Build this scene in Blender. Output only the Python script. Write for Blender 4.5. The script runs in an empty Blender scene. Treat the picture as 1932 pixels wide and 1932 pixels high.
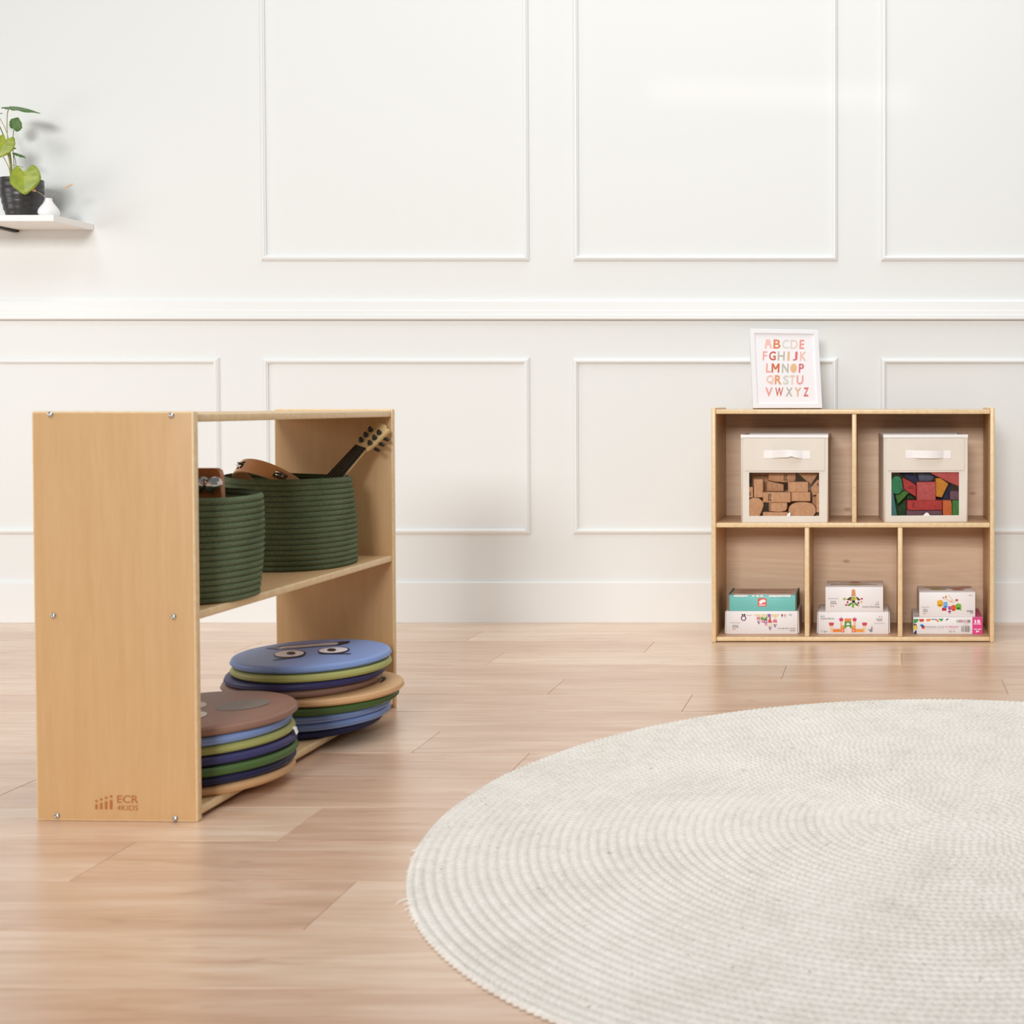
import bpy, bmesh, math, random
import numpy as np
from mathutils import Vector, Matrix
random.seed(7)
R = math.radians
sc = bpy.context.scene
C = sc.collection

# ---------------------------------------------------------------- camera (measured from the photograph)
FPX, CX, HOR, HCAM, TILT = 2428.0, 1658.0, 761.0, 0.777, R(1.15)
CY = HOR + FPX * math.tan(TILT)
def _ray(px, py):
    a = (px - CX) / FPX; b = (py - CY) / FPX
    c, s = math.cos(TILT), math.sin(TILT)
    return a, c - b * s, -(s + b * c)
def PY(px, py, Y):                       # point at distance Y
    a, b, c = _ray(px, py); k = Y / b
    return Vector((a * k, Y, HCAM + c * k))
def PZ(px, py, Z=0.0):                   # point on the level plane Z
    a, b, c = _ray(px, py); k = (Z - HCAM) / c
    return Vector((a * k, b * k, Z))
cam = bpy.data.objects.new('camera', bpy.data.cameras.new('camera'))
C.objects.link(cam); sc.camera = cam
cam.location = (0, 0, HCAM); cam.rotation_euler = (R(90) - TILT, 0, 0)
cd = cam.data
cd.sensor_width = 36; cd.lens = FPX / 1932 * 36
cd.shift_x = (966 - CX) / 1932; cd.shift_y = (CY - 966) / 1932
cd.dof.use_dof = True; cd.dof.focus_distance = 4.15; cd.dof.aperture_fstop = 6.5
cd.clip_start = 0.05

# ---------------------------------------------------------------- materials
def lin(c):
    if isinstance(c, str):
        c = [int(c[i:i+2], 16) / 255 for i in (0, 2, 4)]
    return tuple(v / 12.92 if v <= .04045 else ((v + .055) / 1.055) ** 2.4 for v in c) + (1,)
class NT:
    def __init__(s, name):
        s.m = bpy.data.materials.new(name); s.m.use_nodes = True
        s.t = s.m.node_tree; s.b = s.t.nodes['Principled BSDF']
    def n(s, typ, **k):
        x = s.t.nodes.new(typ)
        for a, v in k.items():
            if a.startswith('i_'): x.inputs[int(a[2:])].default_value = v
            else: setattr(x, a, v)
        return x
    def l(s, a, b): s.t.links.new(a, b)
    def math(s, op, a, b=None):
        x = s.n('ShaderNodeMath', operation=op)
        for i, v in enumerate((a, b)):
            if v is None: continue
            if isinstance(v, (int, float)): x.inputs[i].default_value = v
            else: s.l(v, x.inputs[i])
        return x.outputs[0]
    def mix(s, f, a, b, mode='MIX'):
        x = s.n('ShaderNodeMix', data_type='RGBA', blend_type=mode)
        for i, v in ((0, f), (6, a), (7, b)):
            if isinstance(v, (int, float, tuple)): x.inputs[i].default_value = v
            else: s.l(v, x.inputs[i])
        return x.outputs[2]
    def coords(s, scale=(1, 1, 1), kind='Object'):
        tc = s.n('ShaderNodeTexCoord'); mp = s.n('ShaderNodeMapping'); mp.inputs[3].default_value = scale
        s.l(tc.outputs[kind], mp.inputs[0]); return mp.outputs[0]
    def noise(s, vec, scale, detail=3, rough=.5, dist=0):
        x = s.n('ShaderNodeTexNoise'); x.inputs['Scale'].default_value = scale
        x.inputs['Detail'].default_value = detail; x.inputs['Roughness'].default_value = rough
        x.inputs['Distortion'].default_value = dist
        if vec is not None: s.l(vec, x.inputs['Vector'])
        return x.outputs['Fac']
    def ramp(s, fac, stops):
        x = s.n('ShaderNodeValToRGB'); e = x.color_ramp.elements
        while len(e) < len(stops): e.new(0.5)
        for el, (p, c) in zip(e, stops): el.position = p; el.color = c
        s.l(fac, x.inputs[0]); return x.outputs[0]
    def bump(s, h, strength, dist=.001):
        x = s.n('ShaderNodeBump'); x.inputs['Strength'].default_value = strength; x.inputs['Distance'].default_value = dist
        s.l(h, x.inputs['Height']); s.l(x.outputs[0], s.b.inputs['Normal'])
    def col(s, v):
        if isinstance(v, tuple): s.b.inputs['Base Color'].default_value = v
        else: s.l(v, s.b.inputs['Base Color'])
def simple(name, c, rough=.5, metal=0, bump=0, bscale=200, spec=.5, vary=0):
    n = NT(name); col = lin(c)
    n.b.inputs['Roughness'].default_value = rough; n.b.inputs['Metallic'].default_value = metal
    n.b.inputs['Specular IOR Level'].default_value = spec
    if vary:
        f = n.noise(n.coords(), bscale, 2)
        dark = tuple(v * (1 - vary) for v in col[:3]) + (1,); lite = tuple(min(1, v * (1 + vary)) for v in col[:3]) + (1,)
        n.col(n.ramp(f, [(.3, dark), (.7, lite)]))
    else: n.col(col)
    if bump:
        n.bump(n.noise(n.coords(), bscale, 3), bump)
    return n.m
_pm = {}
def ink(c, rough=.5):                    # flat printing colours
    k = (c, rough)
    if k not in _pm: _pm[k] = simple('ink_' + c, c, rough, spec=.3)
    return _pm[k]
def wood(name, base, dark, along='z', scale=1.0, contrast=1.0, rough=.42, fig=.35):
    n = NT(name)
    st = {'z': (14, 14, 1.2), 'x': (1.2, 14, 14), 'y': (14, 1.2, 14)}[along]
    v = n.coords(tuple(a * scale for a in st)); big = n.coords(tuple(a * scale * .16 for a in st))
    g = n.noise(v, 6, 5, .62, .6); g2 = n.noise(v, 30, 2, .5)
    b = n.noise(big, 3.2, 2, .5, 2.2)
    rings = n.math('SINE', n.math('MULTIPLY', b, 46))
    rings = n.math('ADD', n.math('MULTIPLY', rings, .5 * fig), .5)
    f = n.math('ADD', n.math('MULTIPLY', g, .55), n.math('ADD', n.math('MULTIPLY', g2, .2), n.math('MULTIPLY', rings, .25)))
    lo = .5 - .22 / contrast; hi = .5 + .22 / contrast
    n.col(n.ramp(f, [(lo, lin(dark)), (hi, lin(base))]))
    n.b.inputs['Roughness'].default_value = rough
    n.bump(g, .06, .0006)
    return n.m

M = {}
M['wall'] = simple('wall_paint', 'e4e6e4', .55, bump=.02, bscale=120)
M['trim'] = simple('trim_paint', 'e9ebea', .4)
M['birch'] = wood('birch_veneer', 'dcb88a', 'c99d68', 'z', .8, .55)
M['birch_h'] = wood('birch_veneer_across', 'd9b593', 'bb8f6c', 'x', .8, .8, fig=.8)
M['birch_l'] = wood('birch_veneer_lengthwise', 'dfbd90', 'cba272', 'y', .8, .55)
def ply_edge():
    n = NT('plywood_edge')
    v = n.coords()
    g = n.noise(n.coords((3, 3, 3)), 25, 3)
    n.col(n.ramp(g, [(.3, lin('e2c294')), (.7, lin('ebd2a8'))]))
    n.b.inputs['Roughness'].default_value = .35
    return n.m
M['edge'] = ply_edge()
M['screw'] = simple('screw_steel', 'c9c5c0', .18, 1)
M['chrome'] = simple('chrome_jingle', 'd8d4d2', .08, 1)
M['burn'] = ink('b5713c', .5)
M['white_ink'] = ink('ffffff')
# floor
def floor_mat():
    n = NT('oak_laminate')
    at = n.n('ShaderNodeAttribute', attribute_name='plank'); sep = n.n('ShaderNodeSeparateColor')
    n.l(at.outputs['Color'], sep.inputs[0])
    tc = n.n('ShaderNodeTexCoord'); off = n.n('ShaderNodeVectorMath', operation='MULTIPLY_ADD')
    n.l(at.outputs['Color'], off.inputs[0]); off.inputs[1].default_value = (17, 9, 5); n.l(tc.outputs['Object'], off.inputs[2])
    def mp(s):
        m = n.n('ShaderNodeMapping'); m.inputs[3].default_value = s; n.l(off.outputs[0], m.inputs[0]); return m.outputs[0]
    a = n.noise(mp((1.0, 9, 1)), 2.2, 5, .6, 1.0)
    b = n.noise(mp((2.0, 46, 1)), 3.0, 4, .6, .4)
    blot = n.noise(mp((.7, 3, 1)), 1.6, 2, .5)
    knot = n.noise(mp((5, 16, 1)), 2.6, 1, .3)
    f = n.math('ADD', n.math('MULTIPLY', a, .5), n.math('ADD', n.math('MULTIPLY', b, .3), n.math('MULTIPLY', blot, .2)))
    base = n.ramp(f, [(.34, lin('c8a892')), (.48, lin('dcc1aa')), (.62, lin('ecd9c7'))])
    tint = n.ramp(sep.outputs[0], [(0, lin('efe0d6')), (1, lin('fff9f2'))])
    c = n.mix(1.0, base, tint, 'MULTIPLY')
    kf = n.ramp(knot, [(.70, (0, 0, 0, 1)), (.80, (1, 1, 1, 1))])
    c = n.mix(n.math('MULTIPLY', kf, .35), c, lin('a57f66'))
    n.col(c); n.b.inputs['Roughness'].default_value = .30; n.b.inputs['Specular IOR Level'].default_value = .9; n.b.inputs['Coat Weight'].default_value = .25; n.b.inputs['Coat Roughness'].default_value = .28
    n.bump(b, .05, .0005)
    return n.m
M['floor'] = floor_mat()
M['groove'] = simple('plank_joint', 'a67f66', .8)
# rug
def rug_mat():
    n = NT('cotton_braid')
    v = n.coords()
    fine = n.noise(v, 320, 3, .6); blot = n.noise(v, 5, 3, .6); mid = n.noise(v, 60, 2)
    f = n.math('ADD', n.math('MULTIPLY', fine, .45), n.math('ADD', n.math('MULTIPLY', blot, .3), n.math('MULTIPLY', mid, .25)))
    c = n.ramp(f, [(.36, lin('d6cec4')), (.52, lin('e9e3da')), (.66, lin('f2ede6'))])
    sp = n.noise(v, 75, 1, .2)
    c = n.mix(n.ramp(sp, [(.80, (0, 0, 0, 1)), (.83, (.55, .55, .55, 1))]), c, lin('a98a6c'))
    n.col(c); n.b.inputs['Roughness'].default_value = .95; n.b.inputs['Specular IOR Level'].default_value = .1
    n.bump(fine, .5, .002)
    return n.m
M['rug'] = rug_mat()
M['rope'] = None
def rope_mat():
    n = NT('green_cotton_rope')
    v = n.coords((1, 1, 1)); f = n.noise(v, 260, 3, .6); b = n.noise(v, 12, 2)
    n.col(n.ramp(n.math('ADD', n.math('MULTIPLY', f, .6), n.math('MULTIPLY', b, .4)), [(.35, lin('525f46')), (.65, lin('6f7b5e'))]))
    n.b.inputs['Roughness'].default_value = .9; n.b.inputs['Specular IOR Level'].default_value = .15
    n.bump(f, .4, .0012)
    return n.m
M['rope'] = rope_mat()
def cork(name, base, dark, sc_=420):
    n = NT(name); v = n.coords()
    f = n.noise(v, sc_, 3, .7); g = n.noise(v, 90, 2)
    n.col(n.ramp(n.math('ADD', n.math('MULTIPLY', f, .65), n.math('MULTIPLY', g, .35)), [(.36, lin(dark)), (.56, lin(base))]))
    n.b.inputs['Roughness'].default_value = .8; n.bump(f, .25, .001)
    return n.m
M['cork'] = cork('cork', 'dba880', 'c28c62')
def canvas(name, c, d):
    n = NT(name); f = n.noise(n.coords(), 900, 2)
    g = n.noise(n.coords(), 9, 2)
    n.col(n.ramp(n.math('ADD', n.math('MULTIPLY', f, .5), n.math('MULTIPLY', g, .5)), [(.3, lin(d)), (.7, lin(c))]))
    n.b.inputs['Roughness'].default_value = .85; n.b.inputs['Specular IOR Level'].default_value = .2
    n.bump(f, .2, .0005)
    return n.m
M['canvas'] = canvas('cream_canvas', 'ece4d9', 'e2d9cc')
M['binding'] = simple('white_binding', 'f6f3f1', .6)
def film():
    n = NT('clear_film'); n.t.nodes.remove(n.b)
    tr = n.n('ShaderNodeBsdfTransparent'); tr.inputs[0].default_value = (.93, .93, .93, 1)
    gl = n.n('ShaderNodeBsdfGlossy'); gl.inputs[1].default_value = .12
    fr = n.n('ShaderNodeLayerWeight'); fr.inputs[0].default_value = .06
    mx = n.n('ShaderNodeMixShader'); o = n.t.nodes['Material Output']
    n.l(fr.outputs['Fresnel'], mx.inputs[0]); n.l(tr.outputs[0], mx.inputs[1]); n.l(gl.outputs[0], mx.inputs[2]); n.l(mx.outputs[0], o.inputs[0])
    return n.m
M['film'] = film()

# ---------------------------------------------------------------- mesh builder
class MB:
    def __init__(s): s.v = []; s.f = []; s.mi = []; s.mats = []; s.sm = []
    def mat(s, m):
        if m not in s.mats: s.mats.append(m)
        return s.mats.index(m)
    def add(s, vs, fs, m, smooth=False):
        o = len(s.v); s.v += [tuple(v) for v in vs]
        k = s.mat(m)
        for f in fs: s.f.append(tuple(i + o for i in f)); s.mi.append(k); s.sm.append(smooth)
    def addbm(s, bm, m, smooth=False, T=None):
        bm.verts.index_update()
        s.add([(T @ v.co) if T else v.co for v in bm.verts], [[v.index for v in f.verts] for f in bm.faces], m, smooth); bm.free()
    def box(s, x0, x1, y0, y1, z0, z1, m, bev=0, seg=2, T=None, smooth=False):
        bm = bmesh.new(); bmesh.ops.create_cube(bm, size=1)
        for v in bm.verts:
            v.co = ((x0 + x1) / 2 + v.co.x * (x1 - x0), (y0 + y1) / 2 + v.co.y * (y1 - y0), (z0 + z1) / 2 + v.co.z * (z1 - z0))
        if bev: bmesh.ops.bevel(bm, geom=bm.edges[:], offset=bev, segments=seg, affect='EDGES', profile=.5)
        s.addbm(bm, m, smooth, T)
    def prism(s, pts, y0, y1, m, bev=0, seg=2, T=None, smooth=False):     # polygon in x,z pulled from y0 to y1
        bm = bmesh.new()
        a = [bm.verts.new((x, y0, z)) for x, z in pts]; b = [bm.verts.new((x, y1, z)) for x, z in pts]
        n = len(pts)
        bm.faces.new(a); bm.faces.new(b[::-1])
        for i in range(n): bm.faces.new((a[(i + 1) % n], a[i], b[i], b[(i + 1) % n]))
        bmesh.ops.recalc_face_normals(bm, faces=bm.faces[:])
        if bev:
            es = [e for e in bm.edges if len(e.link_faces) == 2 and e.calc_face_angle(0) > .3]
            bmesh.ops.bevel(bm, geom=es, offset=bev, segments=seg, affect='EDGES', profile=.5)
        s.addbm(bm, m, smooth, T)
    def lathe(s, prof, m, n=48, T=None, smooth=True, sx=1, sy=1, cap=True):
        vs = []; fs = []
        for r, z in prof:
            for i in range(n):
                a = 2 * math.pi * i / n; vs.append(Vector((r * math.cos(a) * sx, r * math.sin(a) * sy, z)))
        for j in range(len(prof) - 1):
            for i in range(n): fs.append((j*n+i, j*n+(i+1) % n, (j+1)*n+(i+1) % n, (j+1)*n+i))
        if cap:
            fs.append(tuple(range(n))[::-1]); k = (len(prof)-1)*n; fs.append(tuple(range(k, k+n)))
        s.add([T @ v for v in vs] if T else vs, fs, m, smooth)
    def tube(s, path, rad, m, n=8, smooth=True):
        path = [Vector(p) for p in path]
        if not hasattr(rad, '__len__'): rad = [rad] * len(path)
        vs = []; fs = []; up = None
        for i, p in enumerate(path):
            d = (path[min(i+1, len(path)-1)] - path[max(i-1, 0)]).normalized()
            if up is None: up = d.orthogonal().normalized()
            up = (up - d * up.dot(d)).normalized(); w = d.cross(up)
            for k in range(n):
                a = 2*math.pi*k/n; vs.append(p + (up*math.cos(a) + w*math.sin(a)) * rad[i])
        for j in range(len(path)-1):
            for k in range(n): fs.append((j*n+k, j*n+(k+1) % n, (j+1)*n+(k+1) % n, (j+1)*n+k))
        fs.append(tuple(range(n))[::-1]); q = (len(path)-1)*n; fs.append(tuple(range(q, q+n)))
        s.add(vs, fs, m, smooth)
    def build(s, name, parent=None, loc=None, auto=None):
        me = bpy.data.meshes.new(name); me.from_pydata(s.v, [], s.f)
        for m in s.mats: me.materials.append(m)
        me.polygons.foreach_set('material_index', s.mi); me.polygons.foreach_set('use_smooth', s.sm)
        me.update()
        o = bpy.data.objects.new(name, me); C.objects.link(o)
        if parent: o.parent = parent
        if loc: o.location = loc
        return o
def smooth_by_angle(o, ang=35):
    me = o.data
    bm = bmesh.new(); bm.from_mesh(me)
    bmesh.ops.recalc_face_normals(bm, faces=bm.faces[:])
    for f in bm.faces: f.smooth = True
    for e in bm.edges: e.smooth = not (len(e.link_faces) == 2 and e.calc_face_angle(0) > R(ang))
    bm.to_mesh(me); bm.free(); return o
def thing(name, label, cat, loc=(0, 0, 0), rot=(0, 0, 0), group=None):
    o = bpy.data.objects.new(name, None); C.objects.link(o); o.empty_display_size = .05
    o.location = loc; o.rotation_euler = rot
    return tag(o, label, cat, group)
def tag(o, label, cat, group=None):
    o['label'] = label; o['category'] = cat
    if group: o['group'] = group
    return o
def struct(o): o['kind'] = 'structure'; return o

# writing and flat marks printed on a surface. U(u,v,layer) gives the local 3D point
_txt = {}
def text_mesh(body, bold):
    k = (body, bold)
    if k in _txt: return _txt[k]
    cu = bpy.data.curves.new('lettering', 'FONT'); cu.body = body; cu.size = 1; cu.offset = bold; cu.resolution_u = 3
    ob = bpy.data.objects.new('lettering', cu); C.objects.link(ob)
    bpy.context.view_layer.update()
    me = bpy.data.meshes.new_from_object(ob.evaluated_get(bpy.context.evaluated_depsgraph_get()))
    vs = [(v.co.x, v.co.y) for v in me.vertices]; fs = [tuple(p.vertices) for p in me.polygons]
    bpy.data.objects.remove(ob); bpy.data.curves.remove(cu); bpy.data.meshes.remove(me)
    _txt[k] = (vs, fs); return vs, fs
class Print:
    def __init__(s, U): s.mb = MB(); s.U = U; s.k = 0
    def poly(s, pts, c, layer=None):
        if layer is None: s.k += 1; layer = s.k
        s.mb.add([s.U(u, v, layer) for u, v in pts], [tuple(range(len(pts)))], ink(c) if isinstance(c, str) else c)
    def rect(s, u0, v0, u1, v1, c): s.poly([(u0, v0), (u1, v0), (u1, v1), (u0, v1)], c)
    def ell(s, u, v, ru, rv, c, n=20, a0=0, a1=360, rot=0):
        cr, sr = math.cos(R(rot)), math.sin(R(rot)); pts = []
        for i in range(n):
            a = R(a0 + (a1 - a0) * i / (n if a1 - a0 == 360 else n - 1))
            x, y = ru * math.cos(a), rv * math.sin(a); pts.append((u + x * cr - y * sr, v + x * sr + y * cr))
        s.poly(pts, c)
    def text(s, body, u0, v0, u1, v1, c, rot180=False, bold=0.0):   # v grows downward in the picture
        vs, fs = text_mesh(body, bold)
        xs = [a for a, b in vs]; ys = [b for a, b in vs]; x0, x1, y0, y1 = min(xs), max(xs), min(ys), max(ys)
        s.k += 1; pts = []
        for a, b in vs:
            t = (a - x0) / (x1 - x0); q = (b - y0) / max(1e-6, y1 - y0)
            if rot180: pts.append(s.U(u1 + (u0 - u1) * t, v0 + (v1 - v0) * q, s.k))
            else: pts.append(s.U(u0 + (u1 - u0) * t, v1 + (v0 - v1) * q, s.k))
        s.mb.add(pts, fs, ink(c) if isinstance(c, str) else c)
    def build(s, name, parent): return s.mb.build(name, parent)

# ---------------------------------------------------------------- the room
YW = 4.556                                # wall plane
def build_floor():
    seams = [3.4221 - .19202 * k for k in range(-6, 22)]
    joints = {-6: None}
    known = {(4.19, 4.38): [-1.352, .9], (3.998, 4.19): [-.732], (3.806, 3.998): [-1.168, .0695], (3.614, 3.806): [-.274], (3.42, 3.614): [-.885, .346],
             (3.23, 3.42): [-.497], (2.846, 3.038): [-1.039], (2.654, 2.846): [-.776], (2.462, 2.654): [-1.7413], (2.27, 2.462): [-1.067], (2.078, 2.27): [-1.3165], (1.886, 2.078): [-.8495]}
    vs = []; fs = []; cols = []; g = .0007
    rnd = random.Random(3)
    for k in range(-6, 21):
        y1, y0 = seams[k + 6], seams[k + 7]; mid = (y0 + y1) / 2
        y1 = min(y1, 4.57)
        if y1 <= y0: continue
        js = None
        for (a, b), v in known.items():
            if a < mid < b: js = list(v)
        if js is None: js = [rnd.uniform(-1.9, -.6) - 1.2 if mid < 1.9 else rnd.uniform(-3.4, -2.2)]
        js = sorted(js)
        while js[0] > -4.4: js.insert(0, js[0] - 1.28)
        i = 0
        while js[-1] < 3.0: js.append(js[-1] + 1.28)
        for a, b in zip(js, js[1:]):
            o = len(vs); c = (rnd.random(), rnd.random(), rnd.random(), 1)
            x0, x1, ya, yb = a + g * .7, b - g * .7, y0 + g * 1.5, y1 - g * 1.5; e = .0008
            vs += [(x0, ya, -.0015), (x1, ya, -.0015), (x1, yb, -.0015), (x0, yb, -.0015),
                   (x0 + e, ya + e, 0), (x1 - e, ya + e, 0), (x1 - e, yb - e, 0), (x0 + e, yb - e, 0)]
            fs += [(o+4, o+5, o+6, o+7), (o, o+1, o+5, o+4), (o+1, o+2, o+6, o+5), (o+2, o+3, o+7, o+6), (o+3, o, o+4, o+7)]
            cols += [c] * 5
    mb = MB(); mb.add(vs, fs, M['floor'])
    mb.add([(-5.6, -.9, -.0015), (4.4, -.9, -.0015), (4.4, 4.58, -.0015), (-5.6, 4.58, -.0015)], [(0, 1, 2, 3)], M['groove'])
    o = mb.build('floor'); me = o.data
    at = me.color_attributes.new('plank', 'FLOAT_COLOR', 'CORNER')
    cols.append((0, 0, 0, 1)); k = 0
    for p, c in zip(me.polygons, cols):
        for _ in p.loop_indices: at.data[k].color = c; k += 1
    struct(o)
build_floor()
mb = MB(); mb.box(-5.6, 4.4, YW, YW + .12, -.0015, 3.0, M['wall']); struct(mb.build('wall_back'))
# baseboard
def extrude_x(prof, x0, x1, m):           # profile (y out from wall, z)
    mb = MB(); n = len(prof)
    vs = [(x0, YW - d, z) for d, z in prof] + [(x1, YW - d, z) for d, z in prof]
    fs = [(i, (i+1) % n, n + (i+1) % n, n + i) for i in range(n)] + [tuple(range(n))[::-1], tuple(range(n, 2*n))]
    mb.add(vs, fs, m); return mb
struct(extrude_x([(0, .0004), (.0135, .0004), (.0135, .1415), (.0105, .1445), (0, .1445)], -5.5, 4.3, M['trim']).build('baseboard_back'))
zc = lambda y: PY(900, y, YW - .02).z
rail = [(0, zc(603)), (.016, zc(603)), (.023, zc(601.5)), (.023, zc(594.5)), (.0205, zc(593)), (.0205, zc(586.5)), (.0175, zc(585)), (.0175, zc(569)), (.013, zc(565.5)), (0, zc(565.5))]
struct(extrude_x(rail, -5.5, 4.3, M['trim']).build('trim_1'))
# panel mouldings
prof = [(0, 0), (.001, .005), (.005, .0095), (.010, .0125), (.0145, .0125), (.0165, .009), (.0195, .0075), (.0205, 0)]
def frame_trim(x0, x1, z0, z1, name):
    mb = MB(); vs = []; n = len(prof)
    for cx, cz, sx, sz in ((x0, z0, 1, 1), (x1, z0, -1, 1), (x1, z1, -1, -1), (x0, z1, 1, -1)):
        for d, h in prof: vs.append((cx + sx * d, YW - h - (.0002 if h == 0 else 0), cz + sz * d))
    fs = []
    for c in range(4):
        for i in range(n - 1):
            a = c * n + i; b = ((c + 1) % 4) * n + i
            fs.append((a, b, b + 1, a + 1))
    mb.add(vs, fs, M['trim'])
    o = mb.build(name); bm = bmesh.new(); bm.from_mesh(o.data); bmesh.ops.recalc_face_normals(bm, faces=bm.faces[:]); bm.to_mesh(o.data); bm.free()
    struct(o)
X = lambda px, py=490: PY(px, py, YW).x
Z = lambda py: PY(900, py, YW).z
k = 2
for a, b in ((493.5, 999.5), (1082, 1581), (1662, 2161)):
    frame_trim(X(a), X(b), Z(493), 2.62, f'trim_{k}'); k += 1
for a, b in ((-86, 416.5), (498, 1001), (1081, 1581), (1661, 2161)):
    frame_trim(X(a, 840), X(b, 840), Z(1008), Z(675), f'trim_{k}'); k += 1

# ---------------------------------------------------------------- the open storage shelf on the left
SL, SD, SH, TH = .914, .306, .7625, .0158
SHX, SHY, SYAW = -1.2625, 2.3712, -R(1.75)
shelf = thing('storage_shelf', 'open-backed birch plywood storage shelf standing on the floor, holding green baskets and round cushions', 'shelf', (SHX, SHY, 0), (0, 0, SYAW))
def ply(name, x0, x1, y0, y1, z0, z1, faces_m, parent, axis, bev=.0035):
    """a plywood board: big faces veneered, its thin sides showing the layered edge. axis = thickness axis"""
    mb = MB(); bm = bmesh.new(); bmesh.ops.create_cube(bm, size=1)
    for v in bm.verts: v.co = ((x0+x1)/2 + v.co.x*(x1-x0), (y0+y1)/2 + v.co.y*(y1-y0), (z0+z1)/2 + v.co.z*(z1-z0))
    bmesh.ops.bevel(bm, geom=bm.edges[:], offset=bev, segments=3, affect='EDGES', profile=.5)
    bm.normal_update()
    i = 'xyz'.index(axis)
    vs = [v.co.copy() for v in bm.verts]; bm.verts.index_update()
    fa = [[v.index for v in f.verts] for f in bm.faces if abs(f.normal[i]) > .98]
    fb = [[v.index for v in f.verts] for f in bm.faces if abs(f.normal[i]) <= .98]
    o = len(mb.v); mb.add(vs, fa, faces_m, True)
    kk = mb.mat(M['edge'])
    for f in fb: mb.f.append(tuple(f)); mb.mi.append(kk); mb.sm.append(True)
    bm.free()
    ob = mb.build(name, parent); return smooth_by_angle(ob, 40)
near = ply('side_panel', -SD, 0, 0, TH, 0, SH, M['birch'], shelf, 'y')
far = ply('side_panel', -SD, 0, SL - TH, SL, 0, SH, M['birch'], shelf, 'y')
for z0 in (.0085, .3745, .7425):
    ply('shelf_board', -SD + .003, -.0035, TH, SL - TH, z0, z0 + .0158, M['birch_l'], shelf, 'z')
ZMID = .3745 + .0158; ZBOT = .0085 + .0158
def screw(parent, x, y, z, ny):
    mb = MB(); T = Matrix.Translation((x, y, z)) @ Matrix.Rotation(R(90) * ny, 4, 'X')
    mb.lathe([(.0058, -.001), (.0058, .0006), (.0048, .0022), (.003, .0032), (.0012, .0033), (.0010, .0022), (.0002, .0022)], M['screw'], 20, T)
    return mb.build('screw', parent)
for px, py in ((93.5, 782), (326, 784), (99, 1162), (330, 1163), (106, 1540), (333, 1543)):
    p = PY(px, py, SHY + .006)
    lx = (p.x - SHX) * math.cos(SYAW)
    screw(shelf, lx, 0, p.z, 1); screw(shelf, lx, SL, p.z, -1)
# branded logo on the near side panel
def logo():
    def U(px, py, l):
        p = PY(px, py, SHY + .004); return Vector(((p.x - SHX) / math.cos(SYAW), -.0002 - .00005 * l, p.z))
    P = Print(U); f = lambda zx: 40 + zx / 4.6; g = lambda zy: 1160 + zy / 4.6
    for x, top, hd in ((648, 1645, 1620), (691, 1632, 1604), (734, 1618, 1590), (778, 1606, 1578)):
        w = 12
        P.poly([(f(x-w), g(1690)), (f(x-w), g(top + 8)), (f(x-w+6), g(top)), (f(x+w-6), g(top)), (f(x+w), g(top + 8)), (f(x+w), g(1690))], M['burn'])
        P.ell(f(x), g(hd), 2.5, 2.5, M['burn'], 16)
    P.text('ECR', f(832), g(1567), f(1018), g(1634), M['burn'], bold=.008)
    P.text('4KIDS', f(830), g(1652), f(1018), g(1698), M['burn'])
    P.build('logo', shelf)['label'] = 'brown printed logo and lettering'
logo()

# ---------------------------------------------------------------- seat cushions
def cushion(name, label, x, y, z, r, t, colr, group, rz=0, tilt=(0, 0), tagged=False):
    root = thing(name, label, 'cushion', (x, y, z), (R(tilt[0]), R(tilt[1]), rz), group)
    m = PADM[colr]; mb = MB(); pr = []
    n = 10; e = t / 2
    pr.append((.001, t * .0))
    pr.append((r - e, 0))
    for i in range(1, n):
        a = -90 + 180 * i / n
        pr.append((r - e + e * math.cos(R(a)) ** .8, e + e * math.sin(R(a))))
    pr += [(r - e, t), (r - e * 2.2, t + .0006), (r * .5, t + .0012), (.001, t + .0014)]
    mb.lathe(pr, m, 96)
    mb.build('cover', root)
    mb = MB()
    rnd = random.Random(int(abs(x * 9999) + z * 1e5))
    ph = rnd.random() * 6
    path = [((r + .0004) * math.cos(a), (r + .0004) * math.sin(a), e * .8 + .0008 * math.sin(3 * a + ph)) for a in [2*math.pi*i/96 for i in range(97)]]
    mb.tube(path, .0013, m, 6); mb.build('seam_piping', root)
    return root
PADM = {}
for k_, c in dict(brown='947060', blue='86a0d6', olive='aaac68', navy='3c3a6a', green='4b6634', tan='d2a87a', navy2='2a2b50').items():
    PADM[k_] = simple('cushion_' + k_, c, .48, bump=.1, bscale=700, spec=.4)
GN, GF = 'cushions stacked at the near end of the open shelf', 'cushions stacked at the far end of the open shelf'
YN, YF, R_ = 2.592, 3.014, .173
T_ = .0178
lay_near = [('tan', -1.362, 'tan round floor cushion at the bottom of the near stack'),
            ('navy2', -1.362, 'navy round floor cushion just above the tan one in the near stack'),
            ('green', -1.354, 'dark green round floor cushion in the near stack'),
            ('navy', -1.358, 'navy round floor cushion between green and olive in the near stack'),
            ('olive', -1.363, 'olive round floor cushion with a white tag in the near stack'),
            ('blue', -1.367, 'light blue round floor cushion beneath the brown face cushion'),
            ('brown', -1.358, 'brown round floor cushion with an animal face on top of the near stack')]
z = ZBOT; near_top = None
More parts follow.
